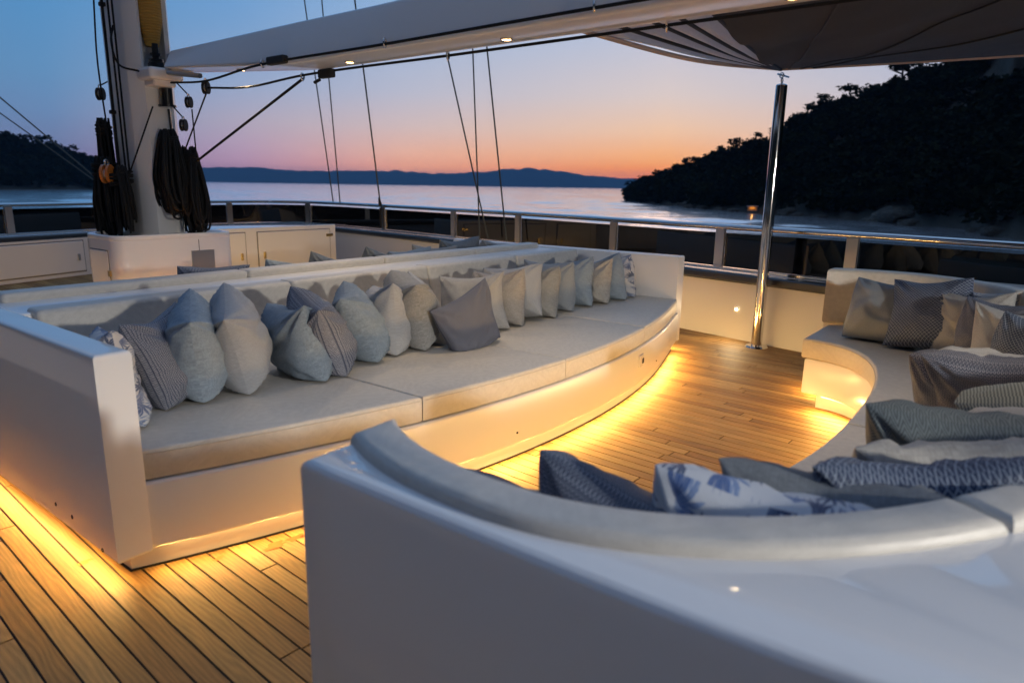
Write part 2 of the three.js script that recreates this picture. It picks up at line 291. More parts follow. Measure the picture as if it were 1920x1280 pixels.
M.leaf = [[0.013, 0.020, 0.012], [0.018, 0.024, 0.012], [0.009, 0.015, 0.011]].map((c) => phy({ color: rgb(...c), roughness: 1, specularIntensity: 0.1, side: THREE.DoubleSide }));
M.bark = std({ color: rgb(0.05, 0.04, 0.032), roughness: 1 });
function onRidge(tab, a, q) { const [ds, dr, hr] = interp(tab, a); return VIEW(a, ds + (dr - ds) * q, SEA - 0.4 + hr * (0.25 * q + 0.75 * Math.pow(q, 1.15))); }
function forest(name, label, tab, a0, a1, count, s0, s1, gaps) {
  const groups = crowns.map(() => []); const m = new THREE.Matrix4();
  for (let i = 0; i < count; i++) {
    const a = rr(a0, a1), q = Math.pow(rnd(), 0.8) * 0.95 + 0.06;
    if (gaps && N(a * 0.9 + 4, q * 5.5, 2) > 0.22) continue;
    if (gaps && [[1850, 0.80, 70, 0.16], [1780, 0.66, 34, 0.10], [1470, 0.45, 14, 0.22], [1290, 0.2, 14, 0.16], [1490, 0.14, 26, 0.09], [1690, 0.08, 46, 0.06]].some(([x, q0, dx, dq]) => ((a - pxAz(x)) / (pxAz(x + dx) - pxAz(x))) ** 2 + ((q - q0) / dq) ** 2 < 1 + 0.6 * N(a * 4, q * 20, 5))) continue;
    const p = onRidge(tab, a, Math.min(1, q)), s = rr(s0, s1);
    m.compose(p.add(new THREE.Vector3(0, -0.1 * s, 0)), new THREE.Quaternion().setFromAxisAngle(new THREE.Vector3(0, 1, 0), rr(0, 6.28)), new THREE.Vector3(s * rr(0.9, 1.25), s * rr(0.7, 1.1), s * rr(0.9, 1.25)));
    groups[i % crowns.length].push(m.clone());
  }
  const root = new THREE.Group(); root.name = name; root.userData = { kind: 'stuff', label, category: 'wood' }; scene.add(root);
  groups.forEach((list, k) => { const im = new THREE.InstancedMesh(crowns[k], M.leaf[k % 3], list.length); list.forEach((mm, i) => im.setMatrixAt(i, mm)); im.name = 'foliage'; shade(im); root.add(im); });
}
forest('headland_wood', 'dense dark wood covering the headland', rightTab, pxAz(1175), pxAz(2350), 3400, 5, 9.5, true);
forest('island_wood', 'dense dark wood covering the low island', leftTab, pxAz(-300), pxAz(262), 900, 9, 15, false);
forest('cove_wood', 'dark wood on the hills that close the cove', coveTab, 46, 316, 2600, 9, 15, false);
function tree(name, label, p, s, k, group, spread = 1) {
  const t = thing(name, label, 'tree', group), y0 = p.y - 1.0, keep = seed; seed = 900 + k * 17;
  const lean = rr(-0.12, 0.12), top = new THREE.Vector3(p.x + lean * s, p.y + s * 0.62, p.z);
  const limbs = [rod(new THREE.Vector3(p.x, y0, p.z), top, 0.045 * s, 7, 0.022 * s)];
  for (let i = 0; i < 4; i++) { const a = rr(0, 6.28), o = new THREE.Vector3(p.x, y0, p.z).lerp(top, rr(0.5, 0.9)); limbs.push(rod(o, o.clone().add(new THREE.Vector3(Math.cos(a) * s * 0.3, s * rr(0.1, 0.25), Math.sin(a) * s * 0.3)), 0.016 * s, 5, 0.008 * s)); }
  part(t, 'trunk', merge(limbs), M.bark);
  const g = crowns[k % 4].clone().rotateY(k * 1.7).scale(s * 0.62 * spread, s * 0.45, s * 0.62 * spread).translate(top.x, p.y + s * 0.42, top.z);
  part(t, 'crown', g, M.leaf[k % 3]); seed = keep; return t;
}
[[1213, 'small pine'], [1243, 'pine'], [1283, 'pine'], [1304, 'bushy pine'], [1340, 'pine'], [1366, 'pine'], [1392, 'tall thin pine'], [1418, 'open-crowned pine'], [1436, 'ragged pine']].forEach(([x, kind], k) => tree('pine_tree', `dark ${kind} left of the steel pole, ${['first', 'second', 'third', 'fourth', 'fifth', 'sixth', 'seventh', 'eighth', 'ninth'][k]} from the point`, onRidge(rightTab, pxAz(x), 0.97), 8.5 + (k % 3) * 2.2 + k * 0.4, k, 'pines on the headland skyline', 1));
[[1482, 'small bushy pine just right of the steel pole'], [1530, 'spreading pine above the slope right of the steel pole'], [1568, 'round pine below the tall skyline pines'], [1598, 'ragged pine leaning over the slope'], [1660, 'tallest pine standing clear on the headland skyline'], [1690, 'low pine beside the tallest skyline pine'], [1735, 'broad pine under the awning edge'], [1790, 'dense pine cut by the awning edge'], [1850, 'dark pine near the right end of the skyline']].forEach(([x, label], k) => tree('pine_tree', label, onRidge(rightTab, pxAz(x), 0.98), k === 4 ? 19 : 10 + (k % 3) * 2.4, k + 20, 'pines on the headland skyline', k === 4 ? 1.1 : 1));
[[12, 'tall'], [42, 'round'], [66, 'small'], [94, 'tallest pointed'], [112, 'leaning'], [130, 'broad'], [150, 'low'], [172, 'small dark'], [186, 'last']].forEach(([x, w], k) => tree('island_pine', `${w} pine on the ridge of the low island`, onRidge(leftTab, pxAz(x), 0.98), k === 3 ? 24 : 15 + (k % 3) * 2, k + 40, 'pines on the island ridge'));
// shore: a lit hut and rocks
{
  const c = VIEW(pxAz(1410), 342, SEA + 0.9), t = thing('shore_hut', 'small hut with a pale roof and orange light on the shore', 'hut');
  const yaw = Math.atan2(c.x, c.z), put = (g) => g.scale(0.62, 0.62, 0.62).rotateY(yaw).translate(c.x, c.y, c.z);
  part(t, 'wall', put(merge([new THREE.BoxGeometry(7, 0.5, 4).translate(0, 0.25, 0), new THREE.BoxGeometry(0.35, 3.2, 0.35).translate(-3.2, 1.6, -1.8), new THREE.BoxGeometry(0.35, 3.2, 0.35).translate(3.2, 1.6, -1.8), new THREE.BoxGeometry(7, 3.2, 0.3).translate(0, 1.6, 1.9)])), std({ color: rgb(0.3, 0.22, 0.16), roughness: 0.9 }));
  part(t, 'roof', put(new THREE.BoxGeometry(8.4, 0.35, 5.4).rotateX(0.1).translate(0, 3.6, 0)), std({ color: rgb(0.4, 0.42, 0.45), roughness: 0.8 }));
  part(t, 'lamp', put(new THREE.BoxGeometry(3.6, 1.3, 0.12).translate(0.2, 2.1, 1.6)), std({ color: rgb(0.5, 0.3, 0.1), emissive: rgb(1, 0.36, 0.05), emissiveIntensity: 0.4 }));
  const l = new THREE.PointLight(rgb(1, 0.45, 0.1), 12); l.position.copy(c).add(new THREE.Vector3(0, 2.2, 0)).addScaledVector(c.clone().setY(0).normalize(), -1.0); l.castShadow = true; l.name = 'hut_light'; scene.add(l);
}
M.rock = [0.38, 0.46, 0.54].map((k) => std({ color: rgb(k, k, k * 1.02), map: rockTex, roughness: 1 }));
const rockGeo = [3, 5, 8].map((s) => { const g = new THREE.IcosahedronGeometry(1, 2), p = g.attributes.position; for (let i = 0; i < p.count; i++) { const v = new THREE.Vector3().fromBufferAttribute(p, i); v.multiplyScalar(1 + 0.45 * N(v.x * 1.6 + s, v.y * 1.6, v.z * 1.6 + s)); v.y *= 0.55; p.setXYZ(i, v.x, v.y, v.z); } g.computeVertexNormals(); return g; });
{
  const place = (a, q, s, k, label) => { const o = meshThing('shore_rock', rockGeo[k % 3], M.rock[k % 3], label, 'rock', 'rocks along the headland shore'); o.position.copy(onRidge(rightTab, pxAz(a), q)); o.position.y = Math.max(SEA - 0.2, o.position.y - 0.2 * s); o.scale.setScalar(s); o.rotation.y = k; };
  [[1262, 0.06, 5], [1285, 0.10, 7], [1293, 0.02, 4], [1318, 0.01, 4], [1350, 0.02, 4], [1375, 0.01, 3.5], [1452, 0.02, 4], [1478, 0.06, 5], [1500, 0.03, 3], [1540, 0.02, 3], [1640, 0.02, 4], [1665, 0.05, 6], [1690, 0.08, 7.5], [1712, 0.03, 4], [1850, 0.02, 3.5], [1880, 0.03, 4]].forEach(([a, q, s], k) => place(a, q, s, k, `grey shore rock below the headland, ${['leftmost', 'second', 'third', 'fourth', 'fifth', 'sixth', 'seventh', 'eighth', 'ninth', 'tenth', 'eleventh', 'twelfth', 'thirteenth', 'fourteenth', 'fifteenth', 'rightmost'][k]} in the line`));
}

// ------------------------------------------------------------------ deck, bulwark, railing
const railPts = [[-7, 4.6], [-4, 5.2], [-1.5, 5.8], [0.08, 6.24], [1.29, 6.6], [2.59, 6.9], [4.04, 7.27], [5.7, 7.68], [7.3, 7.98], [9.3, 8.32], [10.8, 8.52], [11.7, 8.45], [12.3, 7.95], [12.45, 7.0], [12.25, 5.6], [11.9, 4.2], [11.65, 3.2], [11.3, 1.6], [10.5, 0.0], [9.0, -1.1], [6.5, -1.6], [3, -1.8], [0, -1.8], [-7, -1.6]];
const railCurve = new THREE.CatmullRomCurve3(railPts.map(([u, v]) => W(u, v, 0)), false, 'centripetal');
const RN = 900, railS = railCurve.getSpacedPoints(RN), railL = railCurve.getLength();
const railNear = (u, v) => { let b = 0, bd = 1e9; railS.forEach((p, i) => { const d = (p.x - v) ** 2 + (p.z + u) ** 2; if (d < bd) { bd = d; b = i; } }); return b; };
const inboard = railS.map((p, i) => { const a = railS[Math.max(0, i - 1)], b = railS[Math.min(RN, i + 1)], d = b.clone().sub(a).normalize(); return new THREE.Vector3(d.z, 0, -d.x).negate(); });
if (inboard[250].dot(W(4, 3).sub(railS[250])) < 0) inboard.forEach((n) => n.negate());
function sweep(i0, i1, profile, step = 4) { // closed profile of [inboard offset, height]
  const ids = []; for (let i = i0; i < i1; i += step) ids.push(i); ids.push(i1);
  const pos = [], m = profile.length, P = (i, k) => { const p = railS[i].clone().addScaledVector(inboard[i], profile[k][0]); p.y = profile[k][1]; return p; };
  const quad = (a, b, c, d) => { for (const q of [a, b, c, a, c, d]) pos.push(q.x, q.y, q.z); };
  for (let n = 0; n < ids.length - 1; n++) for (let k = 0; k < m; k++) quad(P(ids[n], k), P(ids[n], (k + 1) % m), P(ids[n + 1], (k + 1) % m), P(ids[n + 1], k));
  for (const e of [ids[0], ids[ids.length - 1]]) for (let k = 1; k < m - 1; k++) for (const q of [P(e, 0), P(e, k), P(e, k + 1)]) pos.push(q.x, q.y, q.z);
  const g = new THREE.BufferGeometry(); g.setAttribute('position', new THREE.Float32BufferAttribute(pos, 3)); g.setAttribute('uv', new THREE.Float32BufferAttribute(new Float32Array(pos.length / 3 * 2), 2)); g.computeVertexNormals();
  return toCreasedNormals(g, 0.5);
}
const S0 = 0, S1 = RN;
// deck: black caulking sheet with teak planks laid on it
{
  const inner = []; for (let i = 0; i <= RN; i += 6) { const p = railS[i].clone().addScaledVector(inboard[i], 0.02); inner.push(new THREE.Vector2(p.x, -p.z)); }
  const g = new THREE.ShapeGeometry(new THREE.Shape(inner)); g.rotateX(-Math.PI / 2); g.translate(0, -0.004, 0);
  const deck = structure('deck', g, M.caulk, 'teak planked deck with black caulked seams', 'deck');
  const pitch = 0.0733, gap = 0.0075, slope = 0.057, ang = Math.atan(slope), len0 = 2.4;
  const near = [], far = [];
  const stations = inner;
  const inside = (u, v) => { let c = false; for (let i = 0, j = stations.length - 1; i < stations.length; j = i++) { const a = stations[i], b = stations[j]; if ((a.y > u) !== (b.y > u) && v < (b.x - a.x) * (u - a.y) / (b.y - a.y) + a.x) c = !c; } return c; };
  for (let k = -40; k < 130; k++) {
    const v0 = 0.0165 + 0.7528 + (k - 10) * pitch; // seam at u = 2
    let u = -6.8 + hash(k, 5) * len0;
    while (u < 12.5) {
      const l = len0 * (0.75 + 0.5 * hash(k, Math.round(u * 10))), a = u, b = Math.min(12.6, u + l); u = b;
      const vc = (x) => v0 + pitch / 2 + slope * (x - 2);
      // trim to the deck outline
      let s = a, e = b; while (s < e && !inside(s, vc(s))) s += 0.1; while (e > s && !inside(e, vc(e))) e -= 0.1;
      if (e - s < 0.15) continue;
      const L = (e - s) - 0.004, geo = new THREE.BoxGeometry(pitch - gap, 0.014, L);
      const uvs = geo.attributes.uv, ps = geo.attributes.position, ou = hash(k, 77) * 2, ov = hash(k * 3, Math.round(a * 7)) * 0.5;
      for (let i = 0; i < ps.count; i++) uvs.setXY(i, (ps.getZ(i)) / 2 + ou + ov, (ps.getX(i)) / 0.5 + ov * 2);
      const mid = (s + e) / 2; geo.rotateY(-ang); geo.translate(vc(mid), -0.007 + 0.0012 * (hash(k, Math.round(mid * 9)) - 0.5), -mid);
      const seen = e > 0.7 && s < 4.2 && vc(mid) > 0.2 && vc(mid) < 6.95 && !(vc(mid) > 1.1 && s > 2.5) && !(e < 0.9 && vc(mid) < 5.3);
      (seen ? near : far).push([geo, Math.floor(hash(k, Math.round(a * 13) + 3) * 6), mid]);
    }
  }
  near.forEach(([g2, m], i) => part(deck, i ? `plank_${String(i).padStart(3, '0')}` : 'plank', g2, M.wood[m]));
  for (let m = 0; m < 6; m++) { const l = far.filter((f) => f[1] === m).map((f) => f[0]); if (l.length) { const o = part(deck, 'planking', merge(l), M.wood[m]); o.userData.kind = 'stuff'; } }
  [[2.76, 0.90, 0.03], [2.30, 1.44, 0.05], [2.29, 1.53, 0.045], [2.27, 1.60, 0.05], [2.385, 1.24, 0.025]].forEach(([u, v, r], k) => { const sh = new THREE.Shape(); for (let i = 0; i <= 26; i++) { const a = i / 26 * 6.2832, q = r * (0.62 + 0.5 * N(Math.cos(a) * 1.7 + k * 3, Math.sin(a) * 1.7, k)); const X = v + q * 1.5 * Math.cos(a), Y = u + q * 0.7 * Math.sin(a); if (i) sh.lineTo(X, Y); else sh.moveTo(X, Y); } part(deck, 'rust_stain', new THREE.ShapeGeometry(sh).rotateX(-Math.PI / 2).translate(0, 0.0022, 0), M.stain); });
  console.log('planks', near.length, far.length);
}
// bulwark
{
  const b = structure('bulwark', sweep(S0, S1, [[0.14, -0.3], [0.11, 0.6], [-0.06, 0.6], [-0.06, -0.3]]), M.blackMatte, 'low white panelled bulwark around the deck edge', 'bulwark');
  let i = 0, k = 0; const step = RN / railL; // samples per metre
  while (i < RN) {
    const j = Math.min(RN, Math.round(i + step * (k % 3 === 1 ? 0.42 : 1.25))); if (j - i > 2) part(b, 'panel', sweep(i, j, [[0.185, -0.002], [0.158, 0.555], [0.112, 0.555], [0.14, -0.002]].map((p) => p), 3).translate(0, 0, 0), M.satinPaint); i = j; k++;
    if (j === RN) break;
  }
  part(b, 'cap_rail', sweep(S0, S1, [[0.175, 0.558], [0.195, 0.58], [0.195, 0.63], [0.18, 0.645], [-0.08, 0.645], [-0.08, 0.602], [0.115, 0.602], [0.115, 0.558]]), M.black, 'glossy black cap on the bulwark');
}
// railing
{
  const t = thing('railing', 'polished steel handrail with dark glass panels on the bulwark', 'railing');
  const rp = []; for (let i = 0; i <= RN; i += 5) { const p = railS[i].clone(); p.y = 1.08; rp.push(p); }
  part(t, 'handrail', new THREE.TubeGeometry(new THREE.CatmullRomCurve3(rp), 420, 0.03, 12), M.steel);
  part(t, 'lower_rail', sweep(S0, S1, [[0.05, 0.65], [0.05, 0.678], [-0.03, 0.678], [-0.03, 0.65]]), M.steel);
  const st = [[-3.4, 5.3], [-1.4, 5.85], [-0.1, 6.2], [1.29, 6.6], [2.59, 6.9], [4.04, 7.27], [5.75, 7.69], [7.2, 7.97], [9.2, 8.3], [11.6, 8.5], [12.45, 7.3], [12.2, 5.4], [11.7, 3.45], [11.2, 1.4], [9.4, -0.9], [6.5, -1.6], [3, -1.8], [0.5, -1.8], [-3, -1.7]].map(([u, v]) => railNear(u, v));
  const w = 1;
  for (const i of st) part(t, 'stanchion', sweep(i - w, i + w, [[0.035, 0.655], [0.035, 1.055], [0.005, 1.055], [0.005, 0.655]], 1), M.satin);
  const ends = [S0 + 2, ...st, S1 - 2];
  for (let k = 0; k < ends.length - 1; k++) if (ends[k + 1] - ends[k] > 6) part(t, 'glass_pane', sweep(ends[k] + 1, ends[k + 1] - 1, [[0.003, 0.68], [0.003, 1.022], [-0.009, 1.022], [-0.009, 0.68]], 3), M.glass);
}

// ------------------------------------------------------------------ lamps of the deck
function areaStrip(u, v, h, width, out, I, name) { // a short warm strip below an overhang, tipped outwards by "out" (u, v)
  const l = new THREE.RectAreaLight(rgb(1, 0.58, 0.17), I, width, 0.03), p = W(u, v, h), d = W(out[0] * 1.7, out[1] * 1.7, -1);
  l.position.copy(p); l.lookAt(p.clone().add(d)); l.name = name; scene.add(l);
}
const LED = 170;

// ------------------------------------------------------------------ long double sofa
const CV = 3.36; // its middle
const panelU = (v) => 2.045 + 0.475 * Math.pow(Math.abs(v - CV) / 2.4, 2) - (v > 5.2 ? 0.02 * Math.pow((v - 5.2) / 0.5, 2) : 0);
const kickU = (v) => panelU(v) + 0.05;
const MID = 3.83, far1 = (u) => 2 * MID - u;
const range = (a, b, n) => Array.from({ length: n + 1 }, (_, i) => a + (b - a) * i / n);
{
  const t = thing('long_sofa', 'long white double-sided deck sofa with beige cushions and lit base', 'sofa');
  const armV = [[0.915, 1.04], [5.70, 5.825]];
  const front = (f, a, b, n = 40) => range(a, b, n).map((v) => [f(v), v]);
  const bodyPts = [...front(panelU, 1.0, 5.74), ...front((v) => far1(panelU(v)), 1.0, 5.74).reverse()];
  const shell = [slab(bodyPts, 0.095, 0.359, 0.012)];
  shell.push(slab([[3.60, 1.02], [3.60, 5.72], [far1(3.60), 5.72], [far1(3.60), 1.02]], 0.30, 0.852, 0.012));
  part(t, 'shell', metreUV(merge(shell)), M.gelcoatSoft);
  for (const [a, b] of armV) { const inner = a < 3 ? 1 : -1; part(t, 'arm', metreUV(slab([[a < 3 ? 2.475 : 2.50, a], [a < 3 ? 2.475 : 2.50, b], [far1(2.475), b], [far1(2.475), a]], 0.085, 0.87, 0.018, 5)), M.gelcoat); }
  const kickPts = [...front(kickU, 0.99, 5.75), ...front((v) => far1(kickU(v)), 0.99, 5.75).reverse()];
  part(t, 'plinth', slab(kickPts, 0.0, 0.20, 0.004), M.paint);
  part(t, 'base_seal', slab(kickPts.map(([u, v]) => [MID + (u - MID) * 1.004, 3.37 + (v - 3.37) * 1.0025]), 0.0005, 0.007, 0), M.caulk);
  // seat cushions
  const seams = [1.045, 2.17, 3.22, 4.38, 5.695];
  for (const side of [0, 1]) for (let k = 0; k < 4; k++) {
    const a = seams[k] + 0.003, b = seams[k + 1] - 0.003, f = (v) => panelU(v) + 0.012;
    const tr = (u) => (side ? far1(u) : u);
    const pts = [...range(a, b, 16).map((v) => [tr(f(v)), v]), [tr(3.50), b], [tr(3.50), a]];
    const c = part(t, 'seat_cushion', metreUV(slab(pts, 0.362, 0.485 + 0.003 * hash(k, 9), 0.016, 4)), M.vinyl);
    if (!side) part(c, 'piping', tube(range(a + 0.01, b - 0.01, 10).map((v) => W(f(v) + 0.0005, v, 0.468)), 0.0032, 40, 6), M.piping);
  }
  // back cushions
  const bs = [1.10, 2.44, 3.60, 4.68, 5.66];
  for (const side of [0, 1]) for (let k = 0; k < 4; k++) {
    const tr = (u) => (side ? far1(u) + (side ? 0.0 : 0) : u), top = side ? 0.895 : 0.868;
    const g = new RoundedBoxGeometry(bs[k + 1] - bs[k] - 0.006, top - 0.47, 0.15, 5, 0.022), p = g.attributes.position;
    for (let i = 0; i < p.count; i++) { const s = (p.getY(i) + (top - 0.47) / 2) / (top - 0.47); p.setZ(i, p.getZ(i) + (side ? 1 : -1) * (0.085 * s) + (side ? -1 : 1) * 0.03); p.setY(i, p.getY(i) + 0.004 * Math.cos(p.getX(i) * 2.2)); }
    g.computeVertexNormals(); g.translate((bs[k] + bs[k + 1]) / 2, (top + 0.47) / 2 + 0.002, -tr(3.55));
    part(t, 'back_cushion', metreUV(g), M.vinyl);
  }
  // little fittings on the front
  const sock = part(t, 'socket', new RoundedBoxGeometry(0.10, 0.085, 0.02, 2, 0.006).rotateY(0.21).translate(4.28, 0.262, -(panelU(4.28) - 0.004)), M.gelcoat);
  part(sock, 'switch', new THREE.BoxGeometry(0.028, 0.035, 0.01).rotateY(0.21).translate(4.305, 0.258, -(panelU(4.305) - 0.013)), M.blackMatte);
  for (const v of [2.78, 4.72]) part(t, 'screw', new THREE.CylinderGeometry(0.006, 0.006, 0.006, 10).rotateX(Math.PI / 2).translate(v, 0.16, -(panelU(v) - 0.001)), M.blackMatte);
  for (const [u, h] of [[3.02, 0.16], [2.86, 0.155], [2.60, 0.105]]) part(t, 'screw', new THREE.TorusGeometry(0.007, 0.0018, 6, 14).rotateY(Math.PI / 2).translate(0.9145, h, -u), M.blackMatte);
  // light strips under the overhang
  const strip = [];
  strip.push(tube(range(1.1, 5.65, 20).map((v) => W(kickU(v) - 0.02, v, 0.096)), 0.005, 60, 6));
  strip.push(tube(range(1.1, 5.65, 20).map((v) => W(far1(kickU(v) - 0.02), v, 0.096)), 0.005, 60, 6));
  for (const v of [0.955]) strip.push(tube([W(2.7, v, 0.08), W(5.0, v, 0.08)], 0.005, 4, 6, false, false));
  part(t, 'light_strip', merge(strip), M.led);
  for (let k = 0; k < 10; k++) { const v = 1.28 + k * 0.465, s = (panelU(v + 0.01) - panelU(v - 0.01)) / 0.02; areaStrip(panelU(v) + 0.018, v, 0.092, 0.46, [-1, s], LED * (k < 3 ? 0.5 : 0.9) * (0.85 + 0.3 * hash(k, 61)), 'sofa_light'); areaStrip(far1(panelU(v) + 0.018), v, 0.092, 0.46, [1, s], LED * 2.3, 'sofa_light'); }
  for (let k = 0; k < 5; k++) areaStrip(2.72 + k * 0.5, 0.936, 0.08, 0.48, [0, -1], LED * 0.62, 'sofa_light');
  for (let k = 0; k < 5; k++) areaStrip(2.72 + k * 0.5, 5.806, 0.08, 0.48, [0, 1], LED * 0.5, 'sofa_light');
}

// ------------------------------------------------------------------ curved sofa
const QC = 3.25, QU = 0.75; // centre of its oval
{
  const t = thing('curved_sofa', 'white curved C-shaped deck sofa with beige back cushions in front', 'sofa');
  const oval = (au, av, n, end) => { // from the near end round the back to the far end, u below "end"
    const s = (end - QU) / au, t0 = Math.asin(Math.min(1, Math.pow(Math.max(0, s), Math.max(n, 2.35) / 2))); const pts = [];
    for (let i = 0; i <= 90; i++) { const a = t0 - (Math.PI + 2 * t0) * i / 90, c = Math.cos(a), q = Math.sin(a); const m = q > 0 ? Math.max(n, 2.35) : n; pts.push([QU + au * Math.sign(q) * Math.pow(Math.abs(q), 2 / m), QC - av * Math.sign(Math.cos(a)) * Math.pow(Math.abs(c), 2 / m)]); }
    return pts.map(([u, v]) => [u, v]);
  };
  // a runs from +t0 (near side end) through 0 (v = near), -90 deg (back) to the far side
  const ring = (o, i) => [...o, ...i.slice().reverse()];
  const outer = oval(1.55, 2.43, 4, 1.2), wallIn = oval(1.17, 2.32, 2, 1.2), backOut = oval(1.235, 2.385, 2, 1.205), backIn = oval(1.105, 2.265, 2, 1.205);
  part(t, 'shell', metreUV(slab(ring(outer, wallIn), 0.085, 0.866, 0.022, 6)), M.gelcoat);
  // seat base and cushions
  const seatFront = []; for (let i = 0; i <= 60; i++) { const a = -Math.PI * i / 60, c = Math.cos(a), q = -Math.sin(a); seatFront.push([1.16 - 0.62 * Math.pow(Math.max(0, q), 2 / 2.5), QC - 1.51 * Math.sign(c) * Math.pow(Math.abs(c), 2 / 2.5)]); }
  const shrink = (pts, k) => pts.map(([u, v]) => [u, v]);
  const wallMid = oval(1.2, 2.34, 2, 1.14);
  const baseFront = seatFront.map(([u, v]) => [u - 0.02, QC + (v - QC) * 1.012]).map(([u, v]) => [u, v]);
  part(t, 'seat_base', metreUV(slab(ring(wallMid, baseFront.map(([u, v]) => [Math.min(u, 1.14), v])), 0.10, 0.345, 0.014)), M.gelcoatSoft);
  part(t, 'plinth', slab(ring(oval(1.15, 2.28, 2, 1.05), seatFront.map(([u, v]) => [Math.min(u - 0.07, 1.05), QC + (v - QC) * 1.045])), 0, 0.2, 0.004), M.paint);
  const split = QC - 0.17, cut = (pts, sgn) => pts.filter(([u, v]) => sgn * (v - split) > 0.003);
  for (const sgn of [-1, 1]) {
    let o = cut(oval(1.10, 2.24, 2, 1.155), sgn), f = cut(seatFront, sgn);
    const onCut = (pts) => { let best = pts[0]; pts.forEach((p) => { if (Math.abs(p[1] - split) < Math.abs(best[1] - split)) best = p; }); return [best[0], split + sgn * 0.003]; };
    const pts = sgn < 0 ? [...o, onCut(o), onCut(f), ...f.slice().reverse()] : [onCut(o), ...o, ...f.slice().reverse(), onCut(f)];
    const c = part(t, 'seat_cushion', metreUV(slab(pts, 0.349, 0.485, 0.018, 4)), M.vinyl);
    part(c, 'piping', tube(f.filter((_, i) => i % 2 === 0).map(([u, v]) => W(u + 0.0005, v, 0.467)), 0.0032, 60, 6), M.piping);
  }
  // back cushions: four pieces round the oval
  const cuts = [0, 0.262, 0.5, 0.738, 1];
  for (let k = 0; k < 4; k++) {
    const i0 = Math.round(cuts[k] * 90), i1 = Math.round(cuts[k + 1] * 90), o = backOut.slice(i0, i1 + 1), n = backIn.slice(i0, i1 + 1);
    const trim = (p) => { const q = p.map((x) => x.slice()); const m = (a, b, s) => { const d = Math.hypot(b[0] - a[0], b[1] - a[1]); return [a[0] + (b[0] - a[0]) * s / d, a[1] + (b[1] - a[1]) * s / d]; }; q[0] = m(q[0], q[1], 0.007); q[q.length - 1] = m(q[q.length - 1], q[q.length - 2], 0.007); return q; };
    part(t, 'back_cushion', metreUV(slab(ring(trim(o), trim(n)), 0.49, 0.893, 0.026, 6)), M.vinyl);
  }
  part(t, 'light_strip', tube(seatFront.filter(([u]) => u < 1.1).map(([u, v]) => W(Math.min(u - 0.045, 1.06), QC + (v - QC) * 1.03, 0.094)), 0.005, 80, 6), M.led);
  for (let i = 4; i <= 56; i += 4) {
    const a = seatFront[i - 1], b = seatFront[i + 1], p = seatFront[i], d = [b[0] - a[0], b[1] - a[1]], l = Math.hypot(...d) || 1, n = [Math.abs(d[1] / l), -d[0] / l * Math.sign(d[1] || 1)];
    areaStrip(p[0] - 0.012, QC + (p[1] - QC) * 1.012, 0.092, 0.16, n, LED * 0.85, 'sofa_light');
  }
  for (const v of [5.2]) areaStrip(1.10, v, 0.09, 0.3, [1, 0], LED * 0.8, 'sofa_light');
}

